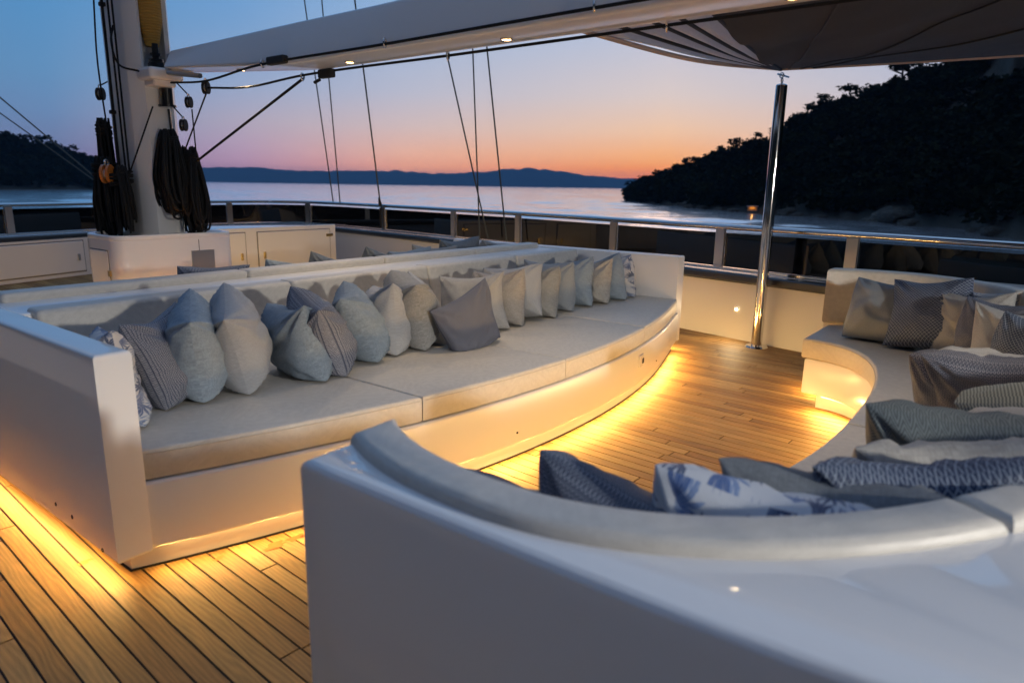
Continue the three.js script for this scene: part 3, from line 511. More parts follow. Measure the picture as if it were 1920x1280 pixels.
// ------------------------------------------------------------------ pillows
function pillowGeometry(w, h, T, s, crease) {
  const n = 26, pos = [], uv = [], idx = [], o = s * 7.3;
  const fold = [0, 1, 2].map((k) => { const a = hash(s, k + 1) * 6.28; return [Math.cos(a), Math.sin(a), (hash(s, k + 11) - 0.5) * 1.1, 0.010 + 0.016 * hash(s, k + 21), hash(s, k + 31) * 1.4 - 0.7, hash(s, k + 41) * 1.4 - 0.7]; });
  for (const side of [1, -1]) for (let j = 0; j <= n; j++) for (let i = 0; i <= n; i++) {
    const a = Math.sin((i / n - 0.5) * Math.PI * 0.98) / Math.sin(0.49 * Math.PI), b = Math.sin((j / n - 0.5) * Math.PI * 0.98) / Math.sin(0.49 * Math.PI);
    const p = 0.06 + 0.03 * (hash(s, 3) - 0.5), k1 = 1 - p * (1 - b * b), k2 = 1 - p * (1 - a * a) - (b > 0 ? 0.03 + 0.06 * hash(s, 6) : 0.01) * Math.exp(-a * a * 3.2);
    let x = a * w / 2 * k1, y = b * h / 2 * k2;
    const ea = 1 - Math.pow(Math.abs(a), 2.9), eb = 1 - Math.pow(Math.abs(b), 3.2), body = Math.pow(Math.max(0, ea * eb), 0.47);
    let z = T / 2 * body * (1 - (0.05 + 0.3 * hash(s, 12)) * b + 0.16 * (hash(s, 13) - 0.5) * a);
    x += (hash(s, 14) - 0.5) * 0.05 * b * b; y -= 0.02 * hash(s, 15) * (1 - a * a) * (b > 0 ? 1 : 0);
    const edge = Math.max(Math.abs(a), Math.abs(b)), inn = Math.min(1, (1 - edge) * 7);
    // tension wrinkles that run out of the corners and fine crumple
    const r1 = Math.atan2(b - Math.sign(b) * 1.1, a - Math.sign(a) * 1.1), cr = Math.exp(-((1 - Math.abs(a)) ** 2 + (1 - Math.abs(b)) ** 2) * 2.6);
    z += crease * inn * (0.011 * cr * Math.sin(r1 * 13 + o) + 0.009 * N(a * 2.1 + o, b * 2.4, side * 3) + 0.006 * N(a * 5 + o, b * 5, side * 5 + 2));
    for (const f of fold) { const d = a * f[0] + b * f[1] - f[2], al = -a * f[1] + b * f[0] - f[4]; const wv = d + 0.12 * Math.sin(al * 4 + o); z -= inn * f[3] * Math.exp(-wv * wv * 90) * Math.exp(-al * al * 2.2); z += inn * f[3] * 0.6 * Math.exp(-((wv - 0.11) ** 2) * 90) * Math.exp(-al * al * 2.2); }
    z *= side;
    z += 0.03 * (hash(s, 8) - 0.5) * a * b * 2 + 0.035 * (hash(s, 9) - 0.4) * b * b;
    const tw = 0.012 * N(a + o, b * 1.3, 9); x += tw; y += 0.5 * tw;
    pos.push(x, y, z); uv.push(a * w / 2 + (side < 0 ? 0.31 : 0), b * h / 2);
  }
  const m = n + 1; for (const q of [0, m * m]) for (let j = 0; j < n; j++) for (let i = 0; i < n; i++) { const k = q + j * m + i; if (q) idx.push(k, k + m, k + 1, k + 1, k + m, k + m + 1); else idx.push(k, k + 1, k + m, k + 1, k + m + 1, k + m); }
  const g = new THREE.BufferGeometry(); g.setAttribute('position', new THREE.Float32BufferAttribute(pos, 3)); g.setAttribute('uv', new THREE.Float32BufferAttribute(uv, 2)); g.setIndex(idx); g.computeVertexNormals(); return g;
}
let pillowNo = 0;
// three corners as (u, v, h): lower front, upper front, upper back
function pillow(name, label, mat, B, Tf, Tb, o = {}) {
  const s = ++pillowNo, b = W(...B), f = W(...Tf), k = W(...Tb);
  const Y = f.clone().sub(b).normalize(), X = k.clone().sub(f); X.addScaledVector(Y, -X.dot(Y)).normalize(); const Z = X.clone().cross(Y);
  const cl = (x, lo, hi) => Math.min(hi, Math.max(lo, x));
  const h = o.h || cl(f.distanceTo(b), o.group === G1 ? 0.36 : 0.41, o.group === G1 ? 0.43 : 0.48), w = o.w || cl(k.distanceTo(f), 0.40, 0.46), T = o.T || rr(0.24, 0.28);
  const t = thing(name, label, 'pillow', o.group); t.matrixAutoUpdate = true;
  const c = f.clone().addScaledVector(Y, -h / 2).addScaledVector(X, w / 2);
  t.quaternion.setFromRotationMatrix(new THREE.Matrix4().makeBasis(X, Y, Z)); t.position.copy(c);
  const g = pillowGeometry(w, h, T, s + (o.seed || 0), o.crease || 1.4);
  // it rests on the seat: what would sink in is pressed flat
  t.updateMatrixWorld(true); const inv = t.matrixWorld.clone().invert(), p = g.attributes.position, q = new THREE.Vector3(), seat = 0.487;
  for (let i = 0; i < p.count; i++) { q.fromBufferAttribute(p, i).applyMatrix4(t.matrixWorld); if (q.y < seat + 0.02) { q.y = seat + Math.max(0, (q.y - seat + 0.02)) * 0.5; q.applyMatrix4(inv); p.setXYZ(i, q.x, q.y, q.z); } }
  g.computeVertexNormals();
  part(t, 'cover', g, mat);
  if (o.tag) { const tg = part(t, 'tag', new THREE.BoxGeometry(0.014, 0.036, 0.003), M.blackMatte); tg.position.set(-w / 2 + 0.07, -h / 2 + 0.07, (Z.dot(W(-0.9, -0.43, 0)) > 0 ? 1 : -1) * T * 0.27); tg.rotation.z = 0.15; }
  return t;
}
const G1 = 'pillows in a row along the front of the long sofa';
[
  ['floral_pillow', 'navy floral pillow tucked behind the white arm of the long sofa', F.floral, [2.70, 1.12, 0.49], [2.76, 1.11, 0.92], [3.18, 1.17, 0.93], { T: 0.16 }],
  ['woven_pillow', 'dark woven pillow beside the floral one at the near arm', F.chevron, [2.85, 1.29, 0.49], [2.93, 1.21, 0.9], [3.22, 1.56, 0.92], { T: 0.22, h: 0.42 }],
  ['linen_pillow', 'pale blue linen pillow, third from the near arm, between woven and beige', F.paleblue, [2.83, 1.46, 0.49], [2.78, 1.41, 0.9], [3.30, 1.69, 0.92]],
  ['beige_pillow', 'light beige woven pillow, fourth from the near arm, with a black tag', F.light, [2.79, 1.67, 0.49], [2.76, 1.55, 0.9], [3.22, 1.87, 0.91], { tag: 1 }],
  ['linen_pillow', 'large blue linen pillow tilted over, fifth from the near arm', F.blue, [2.69, 2.03, 0.49], [2.75, 1.93, 0.9], [3.23, 2.04, 0.91]],
  ['woven_pillow', 'small dark woven pillow slumped between two blue linen ones', F.chevron, [2.70, 2.17, 0.49], [2.69, 1.98, 0.88], [3.06, 2.16, 0.89], { tag: 1 }],
  ['linen_pillow', 'blue linen pillow just past the slumped dark woven one', F.blue, [2.76, 2.40, 0.49], [2.83, 2.28, 0.9], [3.24, 2.57, 0.91]],
  ['beige_pillow', 'pale grey upright pillow with tag, eighth from the near arm', F.light, [2.82, 2.62, 0.49], [2.88, 2.66, 0.93], [3.27, 2.86, 0.93], { tag: 1 }],
  ['grey_pillow', 'plain grey pillow between the two pale upright ones', F.grey, [2.78, 2.84, 0.49], [2.79, 2.74, 0.92], [3.23, 2.99, 0.92]],
  ['beige_pillow', 'creased pale pillow just before the big grey woven one', F.light, [2.80, 2.99, 0.49], [2.87, 2.87, 0.92], [3.24, 3.11, 0.92], { T: 0.17 }],
  ['woven_pillow', 'grey woven pillow leaning forward in the middle of the row', F.chevronDark, [2.62, 3.36, 0.49], [2.66, 3.18, 0.93], [2.72, 2.79, 0.925], { w: 0.42, h: 0.44, T: 0.15 }],
  ['beige_pillow', 'square beige pillow right behind the grey woven leaning one', F.beige, [2.80, 3.63, 0.49], [2.84, 3.61, 0.92], [3.23, 3.37, 0.90], { tag: 1 }],
  ['taupe_pillow', 'taupe pillow next to the square beige one in the row', F.taupe, [2.78, 3.77, 0.49], [2.83, 3.88, 0.91], [3.28, 3.82, 0.91]],
  ['beige_pillow', 'tall pale pillow between the taupe and the grey ones', F.light, [2.78, 4.03, 0.49], [2.92, 4.19, 0.93], [3.36, 4.04, 0.92]],
  ['grey_pillow', 'grey plain pillow seventh from the far arm', F.grey, [2.79, 4.18, 0.49], [2.84, 4.34, 0.89], [3.28, 4.36, 0.90]],
  ['woven_pillow', 'blue grey woven pillow sixth from the far arm', F.dots, [2.82, 4.52, 0.49], [2.83, 4.53, 0.91], [3.31, 4.48, 0.91], { tag: 1 }],
  ['linen_pillow', 'pale blue smooth pillow in the far half of the row', F.paleblue, [2.83, 4.77, 0.49], [2.92, 4.93, 0.92], [3.38, 4.95, 0.92]],
  ['sand_pillow', 'sand coloured creased pillow between two blue ones near the far arm', F.sand, [2.82, 5.02, 0.49], [2.87, 5.15, 0.89], [3.30, 5.20, 0.90]],
  ['linen_pillow', 'blue linen pillow beside the far floral pillow', F.paleblue, [2.77, 5.25, 0.49], [2.90, 5.40, 0.92], [3.35, 5.46, 0.93]],
  ['floral_pillow', 'floral pillow last in the row at the far arm', F.floral, [2.78, 5.50, 0.49], [2.90, 5.60, 0.90], [3.34, 5.60, 0.91], { tag: 1 }],
].forEach(([n, l, m, B, Tf, Tb, o]) => pillow(n, l, m, B, [Tf[0], Tf[1], Tf[2] - 0.025], [Tb[0], Tb[1], Tb[2] - 0.03], { group: G1, ...(o || {}) }));
const far2 = 0.035;
const G2 = 'pillows on the far side of the long sofa';
[[1.66, 0.86, F.paleblue, 'pale blue'], [1.95, 0.89, F.diamond, 'blue patterned'], [2.22, 0.95, F.diamond, 'pointed blue woven'], [2.85, 0.93, F.blue, 'plain blue'], [3.22, 0.965, F.slate, 'dark slate'], [3.72, 0.985, F.slate, 'pointed dark slate'], [4.08, 0.93, F.blue, 'small blue'], [4.40, 0.96, F.grey, 'grey'], [4.78, 0.99, F.slate, 'dark grey pointed'], [5.3, 0.96, F.grey, 'last grey']].forEach(([v, top, m, w], k) => {
  pillow('pillow', `${w} pillow tip showing over the long sofa's back, number ${k + 1} from the left`, m, [4.62, v + 0.02, top - 0.46 - far2], [4.46, v + 0.1 - 0.2 * hash(k, 2), top - far2], [4.30 + 0.08 * hash(k, 4), v + 0.46, top - 0.06 - far2 - 0.05 * hash(k, 6)], { group: G2, w: 0.45, h: 0.46, drop: false });
});
const G3 = 'pillows around the curved sofa';
[
  ['woven_pillow', 'fine grey woven pillow at the far end of the curved sofa', F.dots, [0.98, 4.93, 0.49], [0.95, 5.13, 0.89], [0.50, 5.09, 0.87]],
  ['diamond_pillow', 'dark diamond-weave pillow second from the far end of the curved sofa', F.diamondDark, [0.68, 4.80, 0.49], [0.70, 5.02, 0.90], [0.26, 4.92, 0.88]],
  ['floral_pillow', 'floral pillow mostly hidden behind the dark diamond-weave one', F.floral, [0.42, 5.10, 0.49], [0.40, 5.20, 0.87], [0.02, 5.00, 0.86]],
  ['diamond_pillow', 'blue diamond-weave pillow behind the pale one, one corner up', F.diamond, [0.50, 4.98, 0.52], [0.36, 5.08, 0.90], [0.02, 4.86, 0.93]],
  ['beige_pillow', 'pinkish beige plain pillow right of the dark diamond-weave one', F.beige, [0.42, 4.78, 0.49], [0.42, 4.87, 0.885], [0.04, 4.70, 0.87]],
  ['woven_pillow', 'grey woven pillow right of the pinkish beige one', F.chevronDark, [0.31, 4.58, 0.49], [0.29, 4.66, 0.885], [-0.09, 4.52, 0.87]],
  ['pale_pillow', 'pale smooth pillow with a curved crease near the right edge', F.light, [0.22, 4.42, 0.49], [0.20, 4.48, 0.875], [-0.17, 4.34, 0.86]],
  ['diamond_pillow', 'dark patterned pillow at the right edge of the picture above the satin one', F.diamond, [0.14, 4.22, 0.49], [0.11, 4.27, 0.87], [-0.25, 4.14, 0.86]],
  ['satin_pillow', 'pale satin pillow lying behind the dark brownish woven pair', F.light, [0.27, 3.72, 0.50], [0.30, 3.36, 0.82], [-0.15, 3.30, 0.80]],
  ['woven_pillow', 'dark brownish woven pillow, rear one of a leaning pair', F.chevronDark, [0.33, 3.48, 0.49], [0.375, 3.14, 0.80], [-0.06, 3.16, 0.80]],
  ['woven_pillow', 'large dark brownish woven pillow, front one of a leaning pair', F.chevronDark, [0.25, 3.43, 0.49], [0.30, 3.08, 0.82], [-0.15, 3.12, 0.82]],
  ['striped_pillow', 'grey finely striped pillow at the right edge below the leaning pair', F.stripe, [0.17, 3.05, 0.49], [0.14, 2.74, 0.77], [-0.30, 2.92, 0.80]],
  ['pale_pillow', 'narrow pale pillow edge showing above the dark herringbone pillow', F.light, [0.20, 2.80, 0.49], [0.13, 2.46, 0.77], [-0.30, 2.62, 0.77]],
  ['herringbone_pillow', 'dark grey green herringbone pillow, pointed corner left', F.herring, [0.34, 2.24, 0.49], [0.30, 2.03, 0.86], [-0.13, 2.20, 0.85]],
  ['sand_pillow', 'crumpled sandy linen pillow between herringbone and blue diamond pillows', F.sand, [0.34, 1.90, 0.49], [0.29, 1.69, 0.88], [-0.14, 1.90, 0.87]],
  ['diamond_pillow', 'bright blue diamond-weave pillow near the back cushion seam', F.diamond, [0.36, 1.66, 0.49], [0.31, 1.46, 0.90], [-0.10, 1.68, 0.88]],
  ['slate_pillow', 'plain dark slate pillow behind the blue and white floral one', F.slate, [0.50, 1.55, 0.49], [0.46, 1.38, 0.885], [0.03, 1.45, 0.88]],
  ['floral_pillow', 'blue and white floral pillow against the near back cushion', F.floralBlue, [0.62, 1.38, 0.49], [0.57, 1.215, 0.905], [0.12, 1.30, 0.90], { w: 0.47 }],
  ['denim_pillow', 'dark blue woven pillow at the near end of the curved sofa', F.denim, [0.86, 1.33, 0.49], [0.81, 1.165, 0.885], [0.38, 1.12, 0.90]],
  ['denim_pillow', 'navy pillow almost hidden behind the near end of the back cushion', F.denim, [1.02, 1.24, 0.49], [1.04, 1.16, 0.79], [0.62, 1.14, 0.78]],
].forEach((a) => pillow(...a.slice(0, 6), { group: G3, ...(a[6] || {}) }));

// ------------------------------------------------------------------ awning, its poles
{
  const base = [1.98, 6.43];
  const pole = (u, v, h, label) => {
    const t = thing('awning_pole', label, 'pole', 'steel awning poles');
    part(t, 'tube', rod(W(u, v, 0.004), W(u, v, h), 0.05, 28), M.steel);
    part(t, 'cap', new THREE.SphereGeometry(0.05, 24, 8, 0, 6.29, 0, Math.PI / 2).scale(1, 0.4, 1).translate(v, h, -u), M.steel);
    part(t, 'base_flange', new THREE.CylinderGeometry(0.095, 0.105, 0.014, 28).translate(v, 0.0085, -u), M.steel);
    return t;
  };
  const p = pole(base[0], base[1], 2.34, 'tall polished steel pole holding the awning corner');
  part(p, 'eye', new THREE.TorusGeometry(0.022, 0.006, 8, 18).translate(base[1], 2.385, -base[0]), M.steel);
  part(p, 'shackle', merge([new THREE.TorusGeometry(0.02, 0.006, 8, 16).rotateY(1.2).translate(base[1] - 0.02, 2.425, -base[0]), rod(W(base[0] - 0.04, base[1] + 0.05, 2.415), W(base[0] + 0.02, base[1] - 0.07, 2.43), 0.008, 8)]), M.steel);
  // awning: fan of translucent gores from the corner, then the dark sheet
  const t = thing('awning', 'dark fabric awning stretched from the boom to the steel pole', 'awning');
  const corner = W(1.97, 6.34, 2.465);
  const boomPts = [[2.30, 3.40], [2.05, 3.40], [1.83, 3.40], [1.66, 3.40], [1.46, 3.40], [1.28, 3.40], [1.10, 3.40]].map(([u, v], i) => W(u, v, 2.335));
  const sheet = (fn, nu, nv) => { const pos = [], uv = [], idx = []; for (let j = 0; j <= nv; j++) for (let i = 0; i <= nu; i++) { const p2 = fn(i / nu, j / nv); pos.push(p2.x, p2.y, p2.z); uv.push(p2.x, p2.z); } for (let j = 0; j < nv; j++) for (let i = 0; i < nu; i++) { const k = j * (nu + 1) + i; idx.push(k, k + 1, k + nu + 1, k + 1, k + nu + 2, k + nu + 1); } const g = new THREE.BufferGeometry(); g.setAttribute('position', new THREE.Float32BufferAttribute(pos, 3)); g.setAttribute('uv', new THREE.Float32BufferAttribute(uv, 2)); g.setIndex(idx); g.computeVertexNormals(); return g; };
  for (let k = 0; k < 4; k++) {
    const a = boomPts[k], b = boomPts[k + 1];
    part(t, 'gore', sheet((s, q) => { const e = a.clone().lerp(b, s), p2 = e.lerp(corner, q * 0.985); p2.y -= 0.05 * Math.sin(q * Math.PI) * (1 - 0.6 * Math.abs(2 * s - 1)); return p2; }, 6, 16), M.mesh);
    part(t, 'strap', tube([b.clone().add(new THREE.Vector3(0, -0.006, 0)), b.clone().lerp(corner, 0.5).add(new THREE.Vector3(0, -0.03, 0)), corner.clone().add(new THREE.Vector3(0, -0.006, 0))], 0.013, 20, 6), M.blackMatte);
  }
  const cloth2 = (s, q) => { // s from boom to outer edge, q from the fan aft
    const in0 = boomPts[4].clone().lerp(W(-5.2, 3.40, 2.335), q), out0 = corner.clone().lerp(W(-5.2, 5.6, 2.36), q);
    out0.x -= 0.22 * Math.sin(q * Math.PI); out0.y -= 0.09 * Math.sin(Math.min(1, q * 2.4) * Math.PI / 2);
    const p2 = in0.lerp(out0, s), free = Math.sin(s * Math.PI);
    p2.y += -0.05 * free + free * (0.03 * N(s * 3, q * 11, 1) + 0.014 * N(s * 9 + q * 20, q * 16, 4) + 0.012 * Math.sin((s * 1.2 + q * 9) * 7) * Math.exp(-q * 4)) + 0.025 * Math.sin(s * 16 + q * 5) * Math.exp(-q * 9) * free; return p2;
  };
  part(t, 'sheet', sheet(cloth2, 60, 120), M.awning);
  for (const q of [0.10, 0.24, 0.38]) part(t, 'seam', tube(range(0, 1, 30).map((s) => cloth2(s, q * (1 - 0.9 * s)).add(new THREE.Vector3(0, -0.004, 0))), 0.006, 60, 6), M.blackMatte);
  part(t, 'edge_webbing', merge([tube([boomPts[0], boomPts[0].clone().lerp(corner, 0.5).add(new THREE.Vector3(0, -0.055, -0.0)), corner], 0.016, 30, 6),
    tube(range(0, 1, 12).map((q) => { const p2 = corner.clone().lerp(W(-5.2, 5.6, 2.36), q); p2.x -= 0.22 * Math.sin(q * Math.PI); p2.y -= 0.09 * Math.sin(Math.min(1, q * 2.4) * Math.PI / 2); return p2; }), 0.014, 60, 6)]), M.webbing, 'pinkish webbing hem of the awning');
  // aft pole with a deck floodlight
  const ap = pole(-3.8, 1.6, 2.3, 'steel awning pole with a floodlight, aft of the curved sofa');
  const lp = W(-3.6, 1.7, 1.70);
  part(ap, 'flood_lamp', new RoundedBoxGeometry(0.2, 0.14, 0.05, 2, 0.01).translate(lp.x, lp.y, lp.z + 0.07), M.blackMatte);
  part(ap, 'lamp_lens', new THREE.BoxGeometry(0.16, 0.10, 0.006).translate(lp.x, lp.y, lp.z + 0.035), std({ color: rgb(0.9, 0.9, 0.85), emissive: rgb(1, 0.93, 0.8), emissiveIntensity: 6 }));
  part(ap, 'lamp_hood', new THREE.BoxGeometry(0.9, 0.006, 0.52).rotateX(-0.2).translate(lp.x, lp.y + 0.002, lp.z - 0.25), M.blackMatte);
  const l = new THREE.SpotLight(rgb(1, 0.95, 0.87), 58, 0, 0.85, 0.5, 2); l.position.copy(lp); l.target.position.copy(W(2.5, 3.3, 0.6)); l.castShadow = true; l.shadow.radius = 6; l.name = 'flood_light'; scene.add(l, l.target);
}

// ------------------------------------------------------------------ mast, its box, boom
const MU = 6.72, MV = 3.17;
{
  const t = thing('mast_box', 'white box at the foot of the mast with a steel plate', 'box');
  const rounded = (u0, u1, v0, v1, r) => { const pts = [], c = [[u0 + r, v0 + r, 180], [u1 - r, v0 + r, 270], [u1 - r, v1 - r, 0], [u0 + r, v1 - r, 90]]; for (const [cu, cv, a0] of c) for (let i = 0; i <= 6; i++) { const a = (a0 + i * 15) * Math.PI / 180; pts.push([cu + r * Math.cos(a), cv + r * Math.sin(a)]); } return pts; };
  const poly = (k) => { const c = [[6.19 + k, 2.57 + k, 0.13], [6.19 + k, 3.66 - k, 0.13], [7.3 - k, 3.66 - k, 0.13], [7.3 - k, 3.02 + k, 0.13], [6.80 - k * 0.5, 2.57 + k, 0.13]], pts = []; c.forEach(([u, v, r], i) => { const a = c[(i + 4) % 5], b2 = c[(i + 1) % 5], da = Math.hypot(a[0] - u, a[1] - v), db = Math.hypot(b2[0] - u, b2[1] - v), A = [u + (a[0] - u) / da * r, v + (a[1] - v) / da * r], B = [u + (b2[0] - u) / db * r, v + (b2[1] - v) / db * r]; for (let t2 = 0; t2 <= 6; t2++) { const t1 = t2 / 6; pts.push([A[0] * (1 - t1) ** 2 + 2 * u * t1 * (1 - t1) + B[0] * t1 * t1, A[1] * (1 - t1) ** 2 + 2 * v * t1 * (1 - t1) + B[1] * t1 * t1]); } }); return pts; };
  const outer = poly(0);
  part(t, 'body', metreUV(slab(outer, 0.002, 0.94, 0.004)), M.gelcoat);
  { // raised rim
    const s = new THREE.Shape(outer.map(([u, v]) => new THREE.Vector2(v, u))); s.holes.push(new THREE.Path(poly(0.06).map(([u, v]) => new THREE.Vector2(v, u))));
    const g = new THREE.ExtrudeGeometry(s, { depth: 0.028, bevelEnabled: true, bevelThickness: 0.012, bevelSize: 0.012, bevelOffset: -0.012, bevelSegments: 3 }); g.rotateX(-Math.PI / 2); g.translate(0, 0.945, 0);
    part(t, 'rim', toCreasedNormals(g, 0.7), M.gelcoat);
  }
  const dr = part(t, 'door', new RoundedBoxGeometry(0.012, 0.62, 0.34, 3, 0.005).translate(2.566, 0.54, -6.52), M.gelcoat);
  part(dr, 'gasket', new THREE.BoxGeometry(0.006, 0.638, 0.356).translate(2.568, 0.54, -6.52), M.gasket);
  part(dr, 'hinge', new THREE.BoxGeometry(0.02, 0.05, 0.03).translate(2.56, 0.66, -6.34), M.brass);
  part(t, 'steel_plate', new THREE.BoxGeometry(0.22, 0.34, 0.006).translate(3.33, 0.655, -6.186), M.satin);
  part(t, 'seam', new THREE.BoxGeometry(0.004, 0.10, 0.004).translate(3.3, 0.875, -6.189), M.blackMatte);
}
{
  const t = thing('mast', 'white mast with a yellow furled sail in its aft groove', 'mast');
  const sec = []; // section: rounded front, flat aft with a groove
  const a = 0.31, b = 0.205;
  for (let i = 0; i <= 40; i++) { const an = -0.62 * Math.PI + 1.24 * Math.PI * i / 40, c = Math.cos(an), s = Math.sin(an); sec.push([MU + a * Math.sign(c) * Math.pow(Math.abs(c), 0.45), MV + b * Math.sign(s) * Math.pow(Math.abs(s), 0.45)]); }
  sec.push([MU - a, MV + 0.13], [MU - a + 0.02, MV + 0.10], [MU - a + 0.16, MV + 0.10], [MU - a + 0.16, MV - 0.10], [MU - a + 0.02, MV - 0.10], [MU - a, MV - 0.13]);
  part(t, 'tube', slab(sec, 2.42, 16, 0), M.paint);
  const low = sec.slice(0, 41).concat([[MU - a, MV + 0.12], [MU - a, MV - 0.12]]);
  part(t, 'foot', slab(low, 0.935, 2.42, 0), M.paint);
  part(t, 'collar', slab(low.map(([u, v]) => [MU + (u - MU) * 1.05, MV + (v - MV) * 1.06]), 0.936, 0.975, 0.006), M.paint);
  // furled sail in the groove: turns of ochre line that narrow to the foot
  const turns = []; for (let k = 0; k < 34; k++) { const h = 2.63 + k * 0.022, r = Math.min(0.098, 0.06 + k * 0.0045); turns.push(new THREE.TorusGeometry(r - 0.008, 0.0125, 6, 20).rotateX(Math.PI / 2).translate(MV, h, -(MU - a + 0.045))); }
  turns.push(rod(W(MU - a + 0.045, MV, 2.6), W(MU - a + 0.045, MV, 3.4), 0.055, 16, 0.085));
  part(t, 'furled_sail', merge(turns), M.ochre, 'ochre wound furler roll');
  const fu = MU - a + 0.0;
  part(t, 'furler', merge([rod(W(fu, MV, 2.44), W(fu, MV, 2.62), 0.028, 14), rod(W(fu, MV, 2.42), W(fu, MV, 2.455), 0.07, 20), rod(W(fu, MV, 2.465), W(fu, MV, 2.49), 0.062, 20), rod(W(fu, MV, 2.52), W(fu, MV, 2.54), 0.045, 20)]), M.black);
  part(t, 'gooseneck_bracket', merge([box(MU - a - 0.09, MV - 0.02, 2.35, 0.26, 0.30, 0.10, 0.03), box(MU - a - 0.07, MV - 0.02, 2.28, 0.2, 0.2, 0.06, 0.02)]), M.paint);
  part(t, 'winch', merge([rod(W(MU - a - 0.05, MV + 0.04, 2.1), W(MU - a - 0.05, MV + 0.04, 2.25), 0.055, 18), rod(W(MU - a - 0.05, MV + 0.04, 2.09), W(MU - a - 0.05, MV + 0.04, 2.11), 0.075, 18)]), M.black);
  part(t, 'rod', rod(W(MU - a - 0.06, MV + 0.09, 0.99), W(MU - a - 0.02, MV + 0.06, 2.08), 0.0145, 12), M.steel);
  for (const [h, x] of [[2.95, 0.0], [2.05, 0.02]]) part(t, 'cleat', box(MU + 0.1 + x, MV - b - 0.02, h, 0.05, 0.05, 0.035, 0.01), M.blackMatte);
}
// halyards on the port side of the mast
[[6.72, 6.74, 'thick black halyard nearest the mast front edge'], [6.66, 6.62, 'black halyard in the middle of the three on the mast'], [6.54, 6.55, 'black halyard nearest the mast groove']].forEach(([ut, ub, label], k) => {
  meshThing('halyard', rod(W(ub, MV - 0.262, 1.52), W(ut, MV - 0.262, 9), k === 0 ? 0.0125 : 0.009, 8), M.rope, label, 'rope', 'halyards on the mast');
});
meshThing('mast_cable', tube([W(6.98, MV - 0.12, 6), W(7.04, MV - 0.18, 3.3), W(7.05, MV - 0.2, 2.9), W(7.0, MV - 0.24, 2.5), W(7.0, MV - 0.22, 1.9)], 0.008, 30, 6), M.rope, 'thin black cable looping down the front edge of the mast', 'cable');
meshThing('mast_cable', tube([W(6.62, MV - 0.24, 2.75), W(6.55, MV - 0.3, 2.6), W(6.5, MV - 0.28, 2.42), W(6.32, MV - 0.2, 2.36)], 0.009, 24, 6), M.rope, 'short black cable curling into the gooseneck bracket', 'cable');
// coiled ropes
function coil(label, u, v, top, len, wide, n, s, side) {
  const t = thing('rope_coil', label, 'rope', 'black rope coils on the mast'), keep = seed; seed = s; const loops = [];
  for (let i = 0; i < n; i++) {
    const l = len * rr(0.72, 1.0), w = wide * rr(0.35, 1.0), ou = rr(-0.5, 0.5) * wide, ov = rr(-0.05, 0.05), y = top - rr(0, 0.06), k = rr(0.7, 1);
    const d = (a, h, q) => W(u + ou * (0.3 + 0.7 * q) + a * side[0], v + ov + a * side[1], h);
    loops.push(tube([d(0, y, 0), d(w * 0.32, y - l * 0.3, 0.5), d(w * 0.5, y - l * 0.75, 1), d(w * 0.25 * k, y - l, 1), d(-w * 0.25 * k, y - l * 0.99, 1), d(-w * 0.5, y - l * 0.72, 1), d(-w * 0.3, y - l * 0.3, 0.5)], 0.0105, 36, 6, true));
  }
  part(t, 'loops', merge(loops), M.rope);
  const wr = []; for (let i = 0; i < 6; i++) wr.push(new THREE.TorusGeometry(wide * 0.28, 0.011, 6, 18).rotateX(Math.PI / 2).rotateZ(rr(-0.2, 0.2)).scale(1, 1, 0.9).translate(v, top - 0.07 - i * 0.018, -u));
  part(t, 'wrapping', merge(wr), M.rope); seed = keep;
}
coil('black rope coil hanging high on the front edge of the mast', 6.98, MV - 0.26, 2.0, 0.62, 0.22, 26, 5, [0.8, 0.35]);
coil('largest black rope coil hanging low on the near side of the mast', 6.88, MV - 0.33, 1.66, 0.70, 0.36, 54, 6, [0.8, 0.5]);
coil('black rope coil below the amber block on the mast', 6.58, MV - 0.33, 1.58, 0.56, 0.34, 40, 7, [0.85, 0.4]);
coil('black rope coil hanging on the aft face of the mast', 6.32, MV + 0.0, 1.90, 0.74, 0.28, 46, 8, [0.35, 0.8]);
coil('loose black rope tail hanging at the right of the mast', 6.30, MV + 0.17, 1.76, 0.76, 0.24, 40, 9, [0.2, 0.7]);
function block(label, p, s, mat, strap, tilt = 0) {
  const t = thing('block', label, 'block', 'rigging blocks');
  const cheek = new THREE.CylinderGeometry(0.032 * s, 0.032 * s, 0.012 * s, 18).rotateX(Math.PI / 2).scale(1, 1.35, 1);
  const put = (g, dz = 0) => g.clone().translate(0, 0, dz).rotateY(0.6).rotateX(tilt).translate(p.x, p.y, p.z);
  part(t, 'cheek', put(cheek, 0.014 * s), mat); part(t, 'cheek', put(cheek, -0.014 * s), mat);
  part(t, 'sheave', put(new THREE.CylinderGeometry(0.024 * s, 0.024 * s, 0.016 * s, 16).rotateX(Math.PI / 2)), M.satin);
  part(t, 'shackle', put(new THREE.TorusGeometry(0.014 * s, 0.004 * s, 6, 14).translate(0, 0.05 * s, 0)), M.steel);
  if (strap) part(t, 'strap', rod(new THREE.Vector3(p.x, p.y + 0.055 * s, p.z), strap, 0.006, 6), M.rope);
}
block('amber cheeked block among the rope coils on the mast', W(6.62, MV - 0.42, 1.50), 1.9, M.amber);
block('black block hanging from the steel plate beside the gooseneck', W(5.62, MV, 2.20), 1.15, M.blackMatte);
block('black block below the gooseneck on the aft side of the mast', W(6.06, MV + 0.08, 2.12), 1.1, M.blackMatte, W(6.22, MV + 0.06, 2.3));
block('black block at the head of the aft rope coil', W(6.26, MV + 0.12, 1.94), 1.2, M.blackMatte, W(6.34, MV + 0.08, 2.1));
